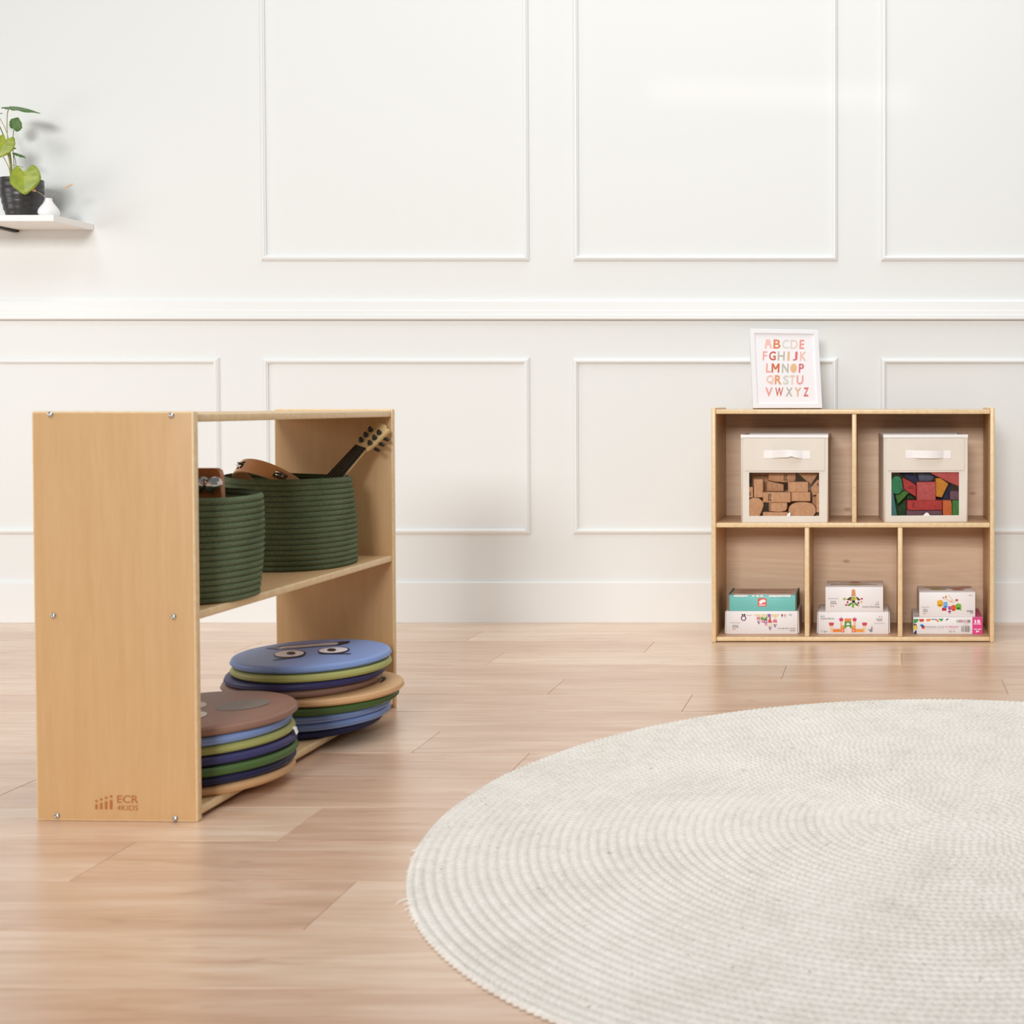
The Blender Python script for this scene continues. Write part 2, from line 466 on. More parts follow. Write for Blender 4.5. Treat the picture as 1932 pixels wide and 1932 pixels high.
for i, (c, x, lb) in enumerate(lay_near):
    t = T_
    r = cushion('floor_cushion', lb, x - .010, YN + .004 * math.sin(i * 2.1), z, R_ if c != 'brown' else R_ + .002, t, c, GN)
    if c == 'olive':
        a = R(13); mb = MB(); w = .0085; rr = R_ + .0005
        # tag sewn into the seam, hanging down
        mb = MB(); mb.prism([(rr - .002, .010), (rr + .004, .008), (rr + .0075, -.004), (rr + .0065, -.0045), (rr + .003, .0065), (rr - .002, .0085)], -w, w, M['white_ink'], T=Matrix.Rotation(a, 4, 'Z'))
        mb.build('care_tag', r)['label'] = 'white sewn-in care tag'
    if c == 'brown': near_top = r
    z += t + .0002 + (.0014 if i < 6 else 0)
lay_far = [('navy2', -1.354, 'navy round floor cushion at the bottom of the far stack'),
           ('blue', -1.335, 'light blue round floor cushion, lower of two blue ones low in the far stack'),
           ('blue', -1.332, 'light blue round floor cushion directly beneath the dark green one'),
           ('green', -1.313, 'dark green round floor cushion in the far stack under the tan one'),
           ('tan', -1.302, 'tan round floor cushion with a black mark sticking out of the far stack'),
           ('brown', -1.355, 'brown round floor cushion in the middle of the far stack'),
           ('navy', -1.344, 'navy round floor cushion beneath the olive one in the far stack'),
           ('olive', -1.330, 'olive round floor cushion beneath the blue face cushion'),
           ('blue', -1.333, 'light blue round floor cushion with eyes and white beak on top of the far stack')]
z = ZBOT; far_tan = far_top = None
for i, (c, x, lb) in enumerate(lay_far):
    t = .0172
    r = cushion('floor_cushion', lb, x, YF + .004 * math.sin(i * 1.7), z, R_, t, c, GF)
    if i == 4: far_tan = r
    if i == 8: far_top = r
    z += t + .0002 + (.0014 if i < 8 else 0)
def face_print(root, t):
    zt = root.location.z + t + .0016
    def U(zx, zy, l):
        p = PZ(360 + zx / 4.6, 1160 + zy / 4.6, zt + .00012 * l); return p - root.location
    return Print(U)
P = face_print(far_top, .0172)
P.poly([(650, 287), (735, 272), (1255, 236), (1325, 228), (1385, 226), (1370, 245), (1300, 262), (900, 292), (740, 300)], '2a2a36')
P.poly([(790, 276), (1235, 241), (1285, 243), (1262, 256), (900, 286), (752, 297)], 'efebf4')
P.poly([(800, 286), (1260, 246), (1262, 249), (800, 289)], '3a3a46')
P.poly([(650, 287), (735, 272), (790, 276), (745, 297)], '8c93a8')
for (x, y, rx, ry, px_, py_) in ((858, 338, 140, 34, 870, 333), (1240, 307, 138, 30, 1222, 304)):
    P.ell(x, y, rx, ry, '2a2a3c', 32, rot=-3); P.ell(x - 4, y - 2, rx - 12, ry - 6, 'f4f0f6', 32, rot=-3); P.ell(px_, py_, 40, 14, '33262a', 20)
P.poly([(715, 386), (960, 352), (995, 325), (992, 342), (960, 362), (715, 391)], '2a2a3c')
P.poly([(1100, 318), (1125, 330), (1388, 332), (1388, 338), (1120, 337)], '2a2a3c')
P.build('face_print', far_top)['label'] = 'printed eyes and white beak'
P = face_print(far_tan, .0172)
P.poly([(1635, 536), (1690, 539), (1697, 552), (1680, 570), (1645, 590), (1640, 584), (1664, 562), (1660, 548), (1632, 543)], '2c2f2a')
P.build('face_print', far_tan)['label'] = 'black curved mark'
P = face_print(near_top, T_)
P.ell(452, 781, 238, 40, '857c74', 32, rot=-7); P.ell(68, 780, 70, 25, 'e8e0dc', 24, rot=-4); P.ell(60, 866, 82, 27, 'e8e0dc', 24, rot=-6)
P.build('face_print', near_top)['label'] = 'grey and white printed face'

# ---------------------------------------------------------------- rope baskets
def basket(name, label, cx, cy, z0, h, ab, at_, rows, seed, rz=0, lift=0.0):
    """ab/at_: half widths (x,y) at the base and the rim"""
    root = thing(name, label, 'basket', (cx, cy, z0), (0, 0, rz), 'green rope baskets')
    rnd = random.Random(seed); N = 120; prof_ = []
    step = h / rows; rr = step / 2
    prof_.append((-ab[0] * .98, .0006, 0)); prof_.append((-.02, .0006, 0))
    for i in range(rows):
        for q in range(7):
            a = -80 + 160 * q / 6
            prof_.append((rr * (math.cos(R(a)) - .55) * .9, step * i + rr + rr * math.sin(R(a)) * .98, i))
    top = h
    for q in range(1, 8):
        a = 90 * (1 - q / 4)
        if a > 60: continue
        aa = R(90 - (q - 1) * 26)
        prof_.append((-.0055 + .0062 * math.cos(aa), top - .004 + .006 * math.sin(aa), rows))
    for i in range(rows - 1, 0, -1):
        zz = step * i
        prof_.append((-.0115 - .0015, zz + step * .5, i)); prof_.append((-.0085 - .0035 * 0, zz, i))
    prof_.append((-.03, .004, 0)); prof_.append((-ab[0] * .98, .004, 0))
    vs = []
    wob = [(rnd.uniform(-1, 1), rnd.uniform(0, 6)) for _ in range(4)]
    for d, zz, i in prof_:
        t = min(1, max(0, zz / h)); bulge = math.sin(math.pi * t) * .004
        ax = ab[0] + (at_[0] - ab[0]) * t + bulge; ay = ab[1] + (at_[1] - ab[1]) * t + bulge
        for q in range(N):
            a = 2 * math.pi * q / N; ca, sa = math.cos(a), math.sin(a)
            e = 2 / 2.35
            ux = math.copysign(abs(ca) ** e, ca); uy = math.copysign(abs(sa) ** e, sa)
            w = sum(A * math.sin((j + 2) * a + p + t * 3) for j, (A, p) in enumerate(wob)) * .0012 * t
            zw = zz + (math.sin(a * 2 + wob[0][1]) * .0022 + lift * math.cos(a)) * t
            vs.append(((max(0.0005, ax + d) + w) * ux, (max(0.0005, ay + d * (ay / ax if d < -.05 else 1)) + w) * uy, zw))
    fs = [(j*N+i, j*N+(i+1) % N, (j+1)*N+(i+1) % N, (j+1)*N+i) for j in range(len(prof_) - 1) for i in range(N)]
    mb = MB(); mb.add(vs, fs, M['rope'], True)
    o = mb.build('basket_body', root); smooth_by_angle(o, 70)
    return root
b_near = basket('rope_basket', 'dark green coiled rope basket at the near end of the middle shelf, jingle block inside', -1.394, 2.556, ZMID, .212, (.144, .118), (.152, .125), 17, 4, lift=-.009)
b_far = basket('rope_basket', 'dark green rope basket at the far end of the middle shelf, holding toy guitar', -1.412, 3.075, ZMID, .212, (.147, .140), (.139, .124), 17, 9, lift=-.004)

# jingle block in the near basket
wood_o = wood('orange_maple', 'bf8250', 'a8693a', 'x', 2.0, .8, .4)
M['darkbrown'] = simple('dark_brown_plastic', '2a201b', .35)
jb = thing('jingle_block', 'wooden hand jingle block with two silver jingle discs standing in the near green basket', 'instrument', (-1.345, 2.52, .44))
mb = MB(); zt = PY(400, 883.5, 2.52).z - .44; x1 = PY(415.5, 920, 2.52).x + 1.345; x1b = PY(418.5, 940, 2.52).x + 1.345
mb.prism([(-.030, 0), (x1b + .002, 0), (x1b, zt - .06), (x1, zt - .012), (x1 - .0025, zt - .004), (x1 - .010, zt), (-.024, zt), (-.030, zt - .006)], 0, .016, wood_o, .0015)
mb.build('handle_block', jb)
for px in (383.5, 403.5):
    c = PY(px, 915.5, 2.512) - jb.location
    T = Matrix.Translation(c) @ Matrix.Rotation(R(-34), 4, 'Z') @ Matrix.Rotation(R(14), 4, 'Y') @ Matrix.Rotation(R(90), 4, 'Y')
    for sgn in (1, -1):
        mb = MB(); Q = T @ Matrix.Translation((0, 0, sgn * .0012)) @ (Matrix.Identity(4) if sgn > 0 else Matrix.Rotation(R(180), 4, 'X'))
        mb.lathe([(.0002, .0045), (.005, .0042), (.0085, .002), (.0105, .0012), (.0165, 0), (.0172, .0004), (.0165, .0010), (.0105, .0022), (.0088, .003), (.0055, .0054), (.0002, .0057)], M['chrome'], 32, Q)
        mb.build('jingle_disc', jb)

# tambourine
wood_t = wood('honey_bentwood', 'e8b684', 'd49a64', 'x', 2.5, .6, .38)
TB_C = Vector((-1.437, 3.05, .580)); TB_R = .090; TB_H = .036
_u = Vector((.92, .05, -.36)); _q = Vector((-.05, -.82, .57)); _n = _u.cross(_q); _n = -_n if _n.z < 0 else _n
_n.normalize(); _u.normalize(); _q = _n.cross(_u)
TB_ROT = Matrix((_u, _q, _n)).transposed().to_euler()
tb = thing('tambourine', 'honey wood tambourine ring with metal jingles poking out of the far green basket', 'instrument', TB_C, TB_ROT)
mb = MB(); N = 96; vs = []; fs = []
slots = [R(a) for a in (75, 147, 219, 291, 3)]
def inslot(a, j):
    return any(abs((a - s + math.pi) % (2 * math.pi) - math.pi) < .15 for s in slots) and 2 <= j < 4
zs = [-.5, -.47, -.26, 0, .26, .47, .5]
for rr in (TB_R, TB_R - .0065):
    for zz in zs:
        for i in range(N):
            a = 2*math.pi*i/N; q = rr - (.001 if (abs(zz) == .5 and rr == TB_R) else 0)
            vs.append((q*math.cos(a), q*math.sin(a), zz*TB_H))
L = len(zs)
for w in (0, 1):
    for j in range(L-1):
        for i in range(N):
            if inslot(2*math.pi*(i+.5)/N, j): continue
            A = (w*L+j)*N; fs.append((A+i, A+(i+1) % N, A+N+(i+1) % N, A+N+i))
for j in (0, L-1):
    for i in range(N):
        fs.append((j*N+i, j*N+(i+1) % N, (L+j)*N+(i+1) % N, (L+j)*N+i))
mb.add(vs, fs, wood_t, True); o = mb.build('bentwood_ring', tb); smooth_by_angle(o, 40)
for s_ in slots:
    mb = MB()
    mb.tube([((TB_R-.003)*math.cos(s_), (TB_R-.003)*math.sin(s_), -.011), ((TB_R-.003)*math.cos(s_), (TB_R-.003)*math.sin(s_), .011)], .001, M['screw'])
    mb.build('jingle_pin', tb)
    for dz in (-.0025, .0025):
        mb = MB(); T = Matrix.Translation(((TB_R-.003)*math.cos(s_), (TB_R-.003)*math.sin(s_), dz)) @ (Matrix.Rotation(R(180), 4, 'X') if dz < 0 else Matrix.Identity(4))
        mb.lathe([(.0012, .003), (.004, .0028), (.006, .0008), (.0125, 0), (.0128, .0005), (.006, .0015), (.004, .0036), (.0012, .0038)], M['chrome'], 24, T)
        mb.build('jingle_disc', tb)

# toy guitar
GA = PY(624, 908, 3.105); GB = PY(681, 844, 3.185); GT = PY(735, 806, 3.218)
gax = (GB - GA).normalized()
gn = Vector((-.12, -.92, .25)); gn = (gn - gax * gn.dot(gax)).normalized(); gw = gax.cross(gn)     # gw points right/down
if gw.x < 0: gw = -gw
Gm = Matrix((gw, gax, gn)).transposed().to_4x4(); Gm.translation = GB
gt = thing('toy_guitar', 'toy guitar with pale headstock and black fretboard leaning out of the far green basket', 'instrument')
gt.matrix_world = Gm
mb = MB(); M['maple'] = wood('pale_maple', 'e0c68f', 'd2b277', 'y', 3, .5, .4)
Ln = .14
def gprism(mb, pts, z0, z1, m, bev=.001):
    T = Matrix(((1, 0, 0, 0), (0, 0, 1, 0), (0, 1, 0, 0), (0, 0, 0, 1)))     # x,z -> x,y ; y -> z
    mb.prism(pts, z0, z1, m, bev, T=T)
gprism(mb, [(-.0125, 0), (.0125, 0), (.0165, -Ln), (-.0165, -Ln)], -.010, 0, M['maple']); mb.build('neck', gt)
mb = MB(); M['fret'] = simple('black_fretboard', '1d1712', .4)
gprism(mb, [(-.0155, .001), (.0155, .001), (.0195, -Ln), (-.0195, -Ln)], 0, .004, M['fret']); mb.build('fretboard', gt)
M['string'] = simple('nylon_string', '6c6a50', .4)
for q in (-1.5, -.5, .5, 1.5):
    mb = MB(); mb.tube([(q*.0055, 0, .0048), (q*.0078, -Ln, .0056)], .00045, M['string'], 5); mb.build('string', gt)
hd = [(-.0125, 0), (.0125, 0), (.0195, .022), (.0215, .048), (.0235, .075), (.0155, .074), (.0115, .080), (.006, .0835), (-.006, .0835), (-.0115, .080), (-.0155, .074), (-.0235, .075), (-.0215, .048), (-.0195, .022)]
ghl = (GT - GB).length / .078
mb = MB(); gprism(mb, [(x * 1.16, y * ghl) for x, y in hd], -.012, -.001, M['maple'], .0015); mb.build('headstock', gt)
for sx in (-1, 1):
    for yy in (.018, .036, .054):
        mb = MB(); T = Matrix.Translation((sx * .0128, yy * ghl, -.001))
        mb.lathe([(.0060, 0), (.0063, .004), (.0053, .006), (.0042, .0062), (.0042, .010), (.0035, .011), (.0004, .0112)], M['darkbrown'], 20, T); mb.build('tuning_peg', gt)
        mb = MB(); mb.box(sx*.021 if sx > 0 else -.025, .037 if sx > 0 else -.012, yy*ghl-.004, yy*ghl+.004, -.019, -.012, M['darkbrown'], .002); mb.build('tuner_button', gt)
# ---------------------------------------------------------------- the cabinet by the wall
CBX, CBY = -.5435, 4.169
W_, D_, H_ = .9195, .295, .7635
cab = thing('storage_cabinet', 'birch storage cabinet with five compartments standing against the white panelled wall', 'cabinet', (CBX, CBY, 0))
t = .0148
ply('side_panel', 0, t, 0, D_, 0, H_, M['birch'], cab, 'x'); ply('side_panel', W_ - t, W_, 0, D_, 0, H_, M['birch'], cab, 'x')
def board(z0, z1): ply('shelf_board', t, W_ - t, .0035, D_ - .002, z0, z1, M['birch_h'], cab, 'z', .003)
board(.7425, .7572); board(.3735, .3890); board(.0030, .0168)
CM, CBOT, CTOP = .3890, .0168, .7572
ux = lambda px, py: PY(px, py, CBY).x - CBX
ply('upper_divider', ux(1607.3, 900), ux(1616, 900), .005, D_ - .011, .3890, .7425, M['birch'], cab, 'x', .003)
ply('lower_divider', ux(1518, 1100), ux(1526.8, 1100), .005, D_ - .011, .0168, .3735, M['birch'], cab, 'x', .003)
ply('lower_divider', ux(1694, 1100), ux(1703, 1100), .005, D_ - .011, .0168, .3735, M['birch'], cab, 'x', .003)
back_m = wood('birch_back', 'f0d4b6', 'dcb694', 'x', .8, .7, fig=.9)
_nt = back_m.node_tree; _b = _nt.nodes['Principled BSDF']; _src = _b.inputs['Base Color'].links[0].from_socket
for px_, py_, rr_ in ((1599, 961, .010), (1835, 931, .008), (1597, 1059, .009)):     # knots in the veneer
    kp = PY(px_, py_, CBY + D_ - .011) - Vector((CBX, CBY, 0))
    tc_ = _nt.nodes.new('ShaderNodeTexCoord'); vm = _nt.nodes.new('ShaderNodeVectorMath'); vm.operation = 'SUBTRACT'; vm.inputs[1].default_value = kp
    sc_ = _nt.nodes.new('ShaderNodeVectorMath'); sc_.operation = 'MULTIPLY'; sc_.inputs[1].default_value = (.5, 1, 1)
    ln_ = _nt.nodes.new('ShaderNodeVectorMath'); ln_.operation = 'LENGTH'
    mr_ = _nt.nodes.new('ShaderNodeMapRange'); mr_.inputs[1].default_value = 0; mr_.inputs[2].default_value = rr_; mr_.inputs[3].default_value = .75; mr_.inputs[4].default_value = 0
    mx_ = _nt.nodes.new('ShaderNodeMix'); mx_.data_type = 'RGBA'; mx_.inputs[7].default_value = lin('a06a38')
    _nt.links.new(tc_.outputs['Object'], vm.inputs[0]); _nt.links.new(vm.outputs[0], sc_.inputs[0]); _nt.links.new(sc_.outputs[0], ln_.inputs[0]); _nt.links.new(ln_.outputs['Value'], mr_.inputs[0])
    _nt.links.new(mr_.outputs[0], mx_.inputs[0]); _nt.links.new(_src, mx_.inputs[6]); _src = mx_.outputs[2]
_nt.links.new(_src, _b.inputs['Base Color'])
mb = MB(); mb.box(t - .0005, W_ - t + .0005, D_ - .011, D_ - .003, .004, .757, back_m); mb.build('back_panel', cab)

# ---------------------------------------------------------------- storage bins
def bin_(label, p0, w, h, d, rz, slack, tabkind):
    root = thing('storage_bin', label, 'storage bin', p0, (0, 0, rz), 'cream storage bins')
    th = .0035; wx0, wx1, wz0, wz1 = .0905 * w, .899 * w, .0745 * h, .572 * h
    mb = MB()                                             # front panel with the window opening
    o_ = [(0, 0), (w, 0), (w, h), (0, h)]; i_ = [(wx0, wz0), (wx1, wz0), (wx1, wz1), (wx0, wz1)]
    vs = [(x, y, z_) for y in (0, th) for ring in (o_, i_) for x, z_ in ring]
    fs = []
    for y in (0, 1):
        b = y * 8
        for k_ in range(4): fs.append((b + k_, b + (k_+1) % 4, b + 4 + (k_+1) % 4, b + 4 + k_))
    for b in (0, 4):
        for k_ in range(4): fs.append((b + k_, b + (k_+1) % 4, 8 + b + (k_+1) % 4, 8 + b + k_))
    mb.add(vs, fs, M['canvas']); fp = mb.build('front_panel', root)
    bm = bmesh.new(); bm.from_mesh(fp.data); bmesh.ops.recalc_face_normals(bm, faces=bm.faces[:]); bm.to_mesh(fp.data); bm.free()
    for x0, x1 in ((0, th), (w - th, w)):
        mb = MB(); mb.box(x0, x1, th, d - th, 0.0005, h, M['canvas'], .0008); mb.build('side_panel', root)
    mb = MB(); mb.box(0, w, d - th, d, 0.0005, h, M['canvas'], .0008); mb.build('back_panel', root)
    mb = MB(); mb.box(th, w - th, th, d - th, 0.0005, .004, M['canvas']); mb.build('base_panel', root)
    mb = MB(); mb.box(.012, w - .010, -.0028, -.0003, .592 * h, h - .010, M['canvas'], .0012); mb.build('front_flap', root)
    mb = MB()                                             # white binding round the rim
    for x0, x1, y0, y1 in ((-.0015, w + .0015, -.0035, .003), (-.0015, w + .0015, d - .004, d + .0015), (-.0015, .0045, .003, d - .004), (w - .0045, w + .0015, .003, d - .004)):
        mb.box(x0, x1, y0, y1, h - .009, h + .002, M['binding'], .0012)
    mb.build('rim_binding', root)['label'] = 'white rim binding'
    for x in (.0015, w - .0015):
        mb = MB(); mb.tube([(x, -.001, .002), (x, -.001, h - .008)], .0022, M['canvas'], 8); mb.build('corner_piping', root)
    mb = MB(); yy_ = th * .5; e_ = .001
    mb.add([(wx0 - e_, yy_, wz0 - e_), (wx1 + e_, yy_, wz0 - e_), (wx1 + e_, yy_, wz1 + e_), (wx0 - e_, yy_, wz1 + e_)], [(0, 1, 2, 3)], M['film'])
    mb.build('window_pane', root)['label'] = 'clear plastic window'
    # strap handle
    hx0, hx1 = .262 * w, .797 * w; hz = .782 * h; hh = .0125; N = 24
    mb = MB(); vs = []
    for i in range(N + 1):
        q = i / N; x = hx0 + (hx1 - hx0) * q
        m_ = max(0, min(1, (q - .16) / .68)); b_ = math.sin(math.pi * m_)
        y = -.0032 - .016 * b_ ** .7
        tw = (slack * math.sin(2 * math.pi * m_) * .0028 if 0 < m_ < 1 else 0)
        zc_ = hz + slack * .0035 * b_ - q * .0015
        pin = (.35 * slack * math.exp(-((q - .60) / .06) ** 2))
        for yy, zz in ((y - tw, zc_ + hh * (1 - pin * .2)), (y + tw * .6 - .002 * pin * 2, zc_ - hh * (1 - pin))): vs.append((x, yy, zz))
    n2 = len(vs); vs += [(x, y + .0012, z_) for x, y, z_ in vs]; fs = []
    for i in range(N):
        a = 2 * i; fs += [(a, a+1, a+3, a+2), (n2+a, n2+a+2, n2+a+3, n2+a+1), (a, a+2, n2+a+2, n2+a), (a+1, n2+a+1, n2+a+3, a+3)]
    mb.add(vs, fs, M['binding'], True)
    ho = mb.build('handle', root); smooth_by_angle(ho, 60); ho['label'] = 'white webbing handle'
    for x0 in (hx0 - .0005, hx1 - .0255):
        s_ = MB(); s_.box(x0, x0 + .026, -.0042, -.0030, hz - hh * 1.04 - (.0015 if x0 > .1 else 0), hz + hh * 1.04 - (.0015 if x0 > .1 else 0), M['binding'], .0004); s_.build('stitched_end', ho)
    mb = MB(); tx = (.545 if tabkind == 0 else .506) * w
    if tabkind == 0: pts = [(tx - .006, wz0 - .002), (tx + .006, wz0 - .002), (tx + .006, wz0 + .0105), (tx + .002, wz0 + .0115), (tx - .003, wz0 + .007)]
    else: pts = [(tx - .0125, wz0 - .002), (tx + .0135, wz0 - .002), (tx + .007, wz0 + .0075), (tx + .003, wz0 + .0095), (tx, wz0 + .0095), (tx - .004, wz0 + .0065)]
    mb.prism(pts, -.0010, -.0002, M['binding']); mb.build('fabric_tab', root)
    return root, (wx0, wx1, wz0, wz1)
pl = PZ(1399, 986.6, CM); BW = PY(1562.5, 987, pl.y).x - PY(1398.8, 987, pl.y).x
BH = PY(1400, 821.5, pl.y).z - CM
bp = Vector((PY(1398.8, 987, 4.182).x, 4.182, CM + .0004))
binL, win = bin_('cream fabric storage bin with wavy handle, filled with cork blocks seen through its window', bp, BW, BH, .232, 0, 1.0, 0)
bq = Vector((PY(1667.5, 987, 4.190).x, 4.190, CM + .0004))
BW2 = PY(1825.5, 987, 4.19).x - bq.x
binR, win2 = bin_('cream fabric storage bin with straight handle, filled with coloured blocks seen through its window', bq, BW2 + .0015, BH, .232, R(4.2), .0, 1)

def blockset(root, win_, zw, spec, group):
    """spec: kind, data in zoomed window pixels, depth range behind the window, material, name, label, stamp"""
    (zx0, zx1, zy0, zy1), (wx0, wx1, wz0, wz1) = zw, win_
    fx = lambda x: wx0 + (x - zx0) / (zx1 - zx0) * (wx1 - wx0)
    fz = lambda y: wz1 - (y - zy0) / (zy1 - zy0) * (wz1 - wz0)
    s = (wx1 - wx0) / (zx1 - zx0); floor_z = .0046
    Mr = root.matrix_basis if False else Matrix.Translation(root.location) @ Matrix.Rotation(root.rotation_euler.z, 4, 'Z')
    for kind, dat, y0, y1, m, nm, label, stamp in spec:
        if kind == 'r':
            x0, a, x1, b = dat; pts = [(fx(x0), fz(b)), (fx(x1), fz(b)), (fx(x1), fz(a)), (fx(x0), fz(a))]
        elif kind == 'p': pts = [(fx(x), fz(y)) for x, y in dat]
        elif kind == 'e':
            x, y, rx, ry = dat; n = 28
            pts = [(fx(x) + rx * s * math.copysign(abs(math.cos(a)) ** .85, math.cos(a)), fz(y) - ry * s * math.copysign(abs(math.sin(a)) ** .85, math.sin(a))) for a in [2*math.pi*i/n for i in range(n)]]
        pts = [(x, max(z_, floor_z)) for x, z_ in pts]
        xs = [p[0] for p in pts]; zs_ = [p[1] for p in pts]; cx_, cz_ = sum(xs)/len(xs), min(zs_)
        org = Mr @ Vector((cx_, (y0 + y1) / 2, cz_))
        o = thing(nm, label, 'toy block', org, (0, 0, root.rotation_euler.z), group)
        mb = MB(); mb.prism([(x - cx_, z_ - cz_) for x, z_ in pts], y0 - (y0+y1)/2, y1 - (y0+y1)/2, m, .0022 if kind != 'e' else .0018, 3)
        ob = mb.build('block_body', o); smooth_by_angle(ob, 50)
        if stamp:
            sx, sy, sw, sh, col, kind_ = stamp
            U = lambda u, v, l: Vector((fx(u) - cx_, y0 - (y0+y1)/2 - .00015 - .00004*l, fz(v) - cz_))
            P = Print(U)
            rot = kind_ == 'rot'
            for q in range(3):
                hh_ = sh / 3.4; yy = sy - sh/2 + q * sh/2.9
                P.rect(sx - sw/2, yy, sx + sw/2, yy + hh_ * .32, col); P.rect(sx - sw/2, yy, sx - sw*.25, yy + hh_, col)
                if q != 1: P.rect(sx + sw*.25, yy, sx + sw/2, yy + hh_, col)
                P.rect(sx - sw*.1, yy + hh_*.5, sx + sw*.14, yy + hh_*.9, col)
            P.build('stamped_mark', o)['label'] = 'dark stamped mark'
ck = M['cork']; G1 = 'cork blocks in the left bin'
F0, F1 = .0046, .042            # front layer
B0, B1 = .045, .085             # layer behind
st = '5a3a28'
corks = [
 ('r', (265, 302, 476, 720), F0, F1, ck, 'cork_block', 'upright cork block near the left edge of the bin window', None),
 ('r', (60, 482, 246, 722), F0, F1, ck, 'cork_block', 'cork block half hidden by the left edge of the bin window', (180, 640, 44, 90, st, '')),
 ('p', [(575, 195), (600, 150), (1195, 150), (1212, 200), (1212, 330), (1170, 385), (930, 392), (700, 375), (575, 345)], B0, B1, ck, 'cork_block', 'stamped cork arch at the top middle of the bin window', (975, 285, 80, 150, st, '')),
 ('p', [(540, 375), (600, 365), (930, 440), (932, 600), (535, 600)], B0, B1, ck, 'cork_block', 'slanted cork block in shade behind the long stamped block', None),
 ('r', (1050, 366, 1515, 600), F0, F1, ck, 'cork_block', 'upper of two stacked cork bricks right of the bin window middle', None),
 ('r', (1125, 600, 1566, 806), F0, F1, ck, 'cork_block', 'lower of two stacked cork bricks, resting on the oval cork block', None),
 ('r', (474, 602, 1112, 832), F0, F1, ck, 'cork_block', 'long stamped cork block lying across the middle of the bin window', (630, 722, 70, 160, st, '')),
 ('p', [(245, 722), (380, 735), (480, 820), (490, 900), (455, 1000), (400, 1130), (330, 1260), (90, 1260), (90, 900), (160, 760)], F0, F1, ck, 'cork_block', 'big rounded cork block in the lower left corner of the bin window', None),
 ('p', [(610, 838), (1030, 838), (1030, 960), (1000, 1020), (900, 1045), (800, 1048), (660, 1035), (608, 1010)], F0, F1, ck, 'cork_block', 'short cork arch under the long stamped cork block', (640, 930, 44, 150, '9a6a4a', '')),
 ('r', (470, 1052, 1046, 1262), F0, F1, ck, 'cork_block', 'cork block lying on the bin floor, seen only by its top strip', None),
 ('e', (1378, 1012, 315, 192), F0, F1, ck, 'cork_block', 'large oval cork block on the right at the bottom of the bin window', None),
 ('p', [(1250, 175), (1755, 165), (1560, 452)], B0, B1, ck, 'cork_block', 'triangular cork block pointing down in the upper right of the bin window', None),
 ('p', [(1725, 315), (1900, 430), (1760, 650), (1610, 690), (1560, 520)], B0 - .02, B0 + .005, ck, 'cork_block', 'tilted square cork block with a small mark at the right of the bin window', (1735, 430, 50, 60, st, '')),
 ('r', (1702, 620, 1880, 1060), F0, F1 - .02, ck, 'cork_block', 'upright cork block cut by the right edge of the bin window', None),
 ('r', (1590, 700, 1900, 1262), B0, B1, ck, 'cork_block', 'cork block in shade behind the upright one at the right edge', None),
 ('r', (170, 200, 560, 640), B1 + .002, B1 + .03, ck, 'cork_block', 'shaded cork block deep at the upper left of the bin window', None),
 ('r', (560, 600, 1560, 1262), B1 + .002, B1 + .03, ck, 'cork_block', 'shaded large cork slab deep behind the lower blocks', None),
]
blockset(binL, win, (160, 1770, 150, 1135), corks, G1)
def cb(c, d): return cork('painted_cork_' + c, c, d, 380)
red = cb('c2443f', '9f302f'); red2 = cb('c9605c', 'b04a48'); grn = cb('4a8740', '376a30'); emg = cb('3c8a5e', '2a6a44'); navy = cb('3e4260', '2f3350'); slate = cb('6d7388', '5a6076')
org = cb('d98f30', 'c07820'); ora = cb('d8713c', 'c05c2c'); plum = cb('76555e', '604450'); teal = cb('4c8080', '386868'); dgrn = cb('3a5c34', '2a4626'); lime = cb('55863a', '426c2a')
G2 = 'coloured blocks in the right bin'
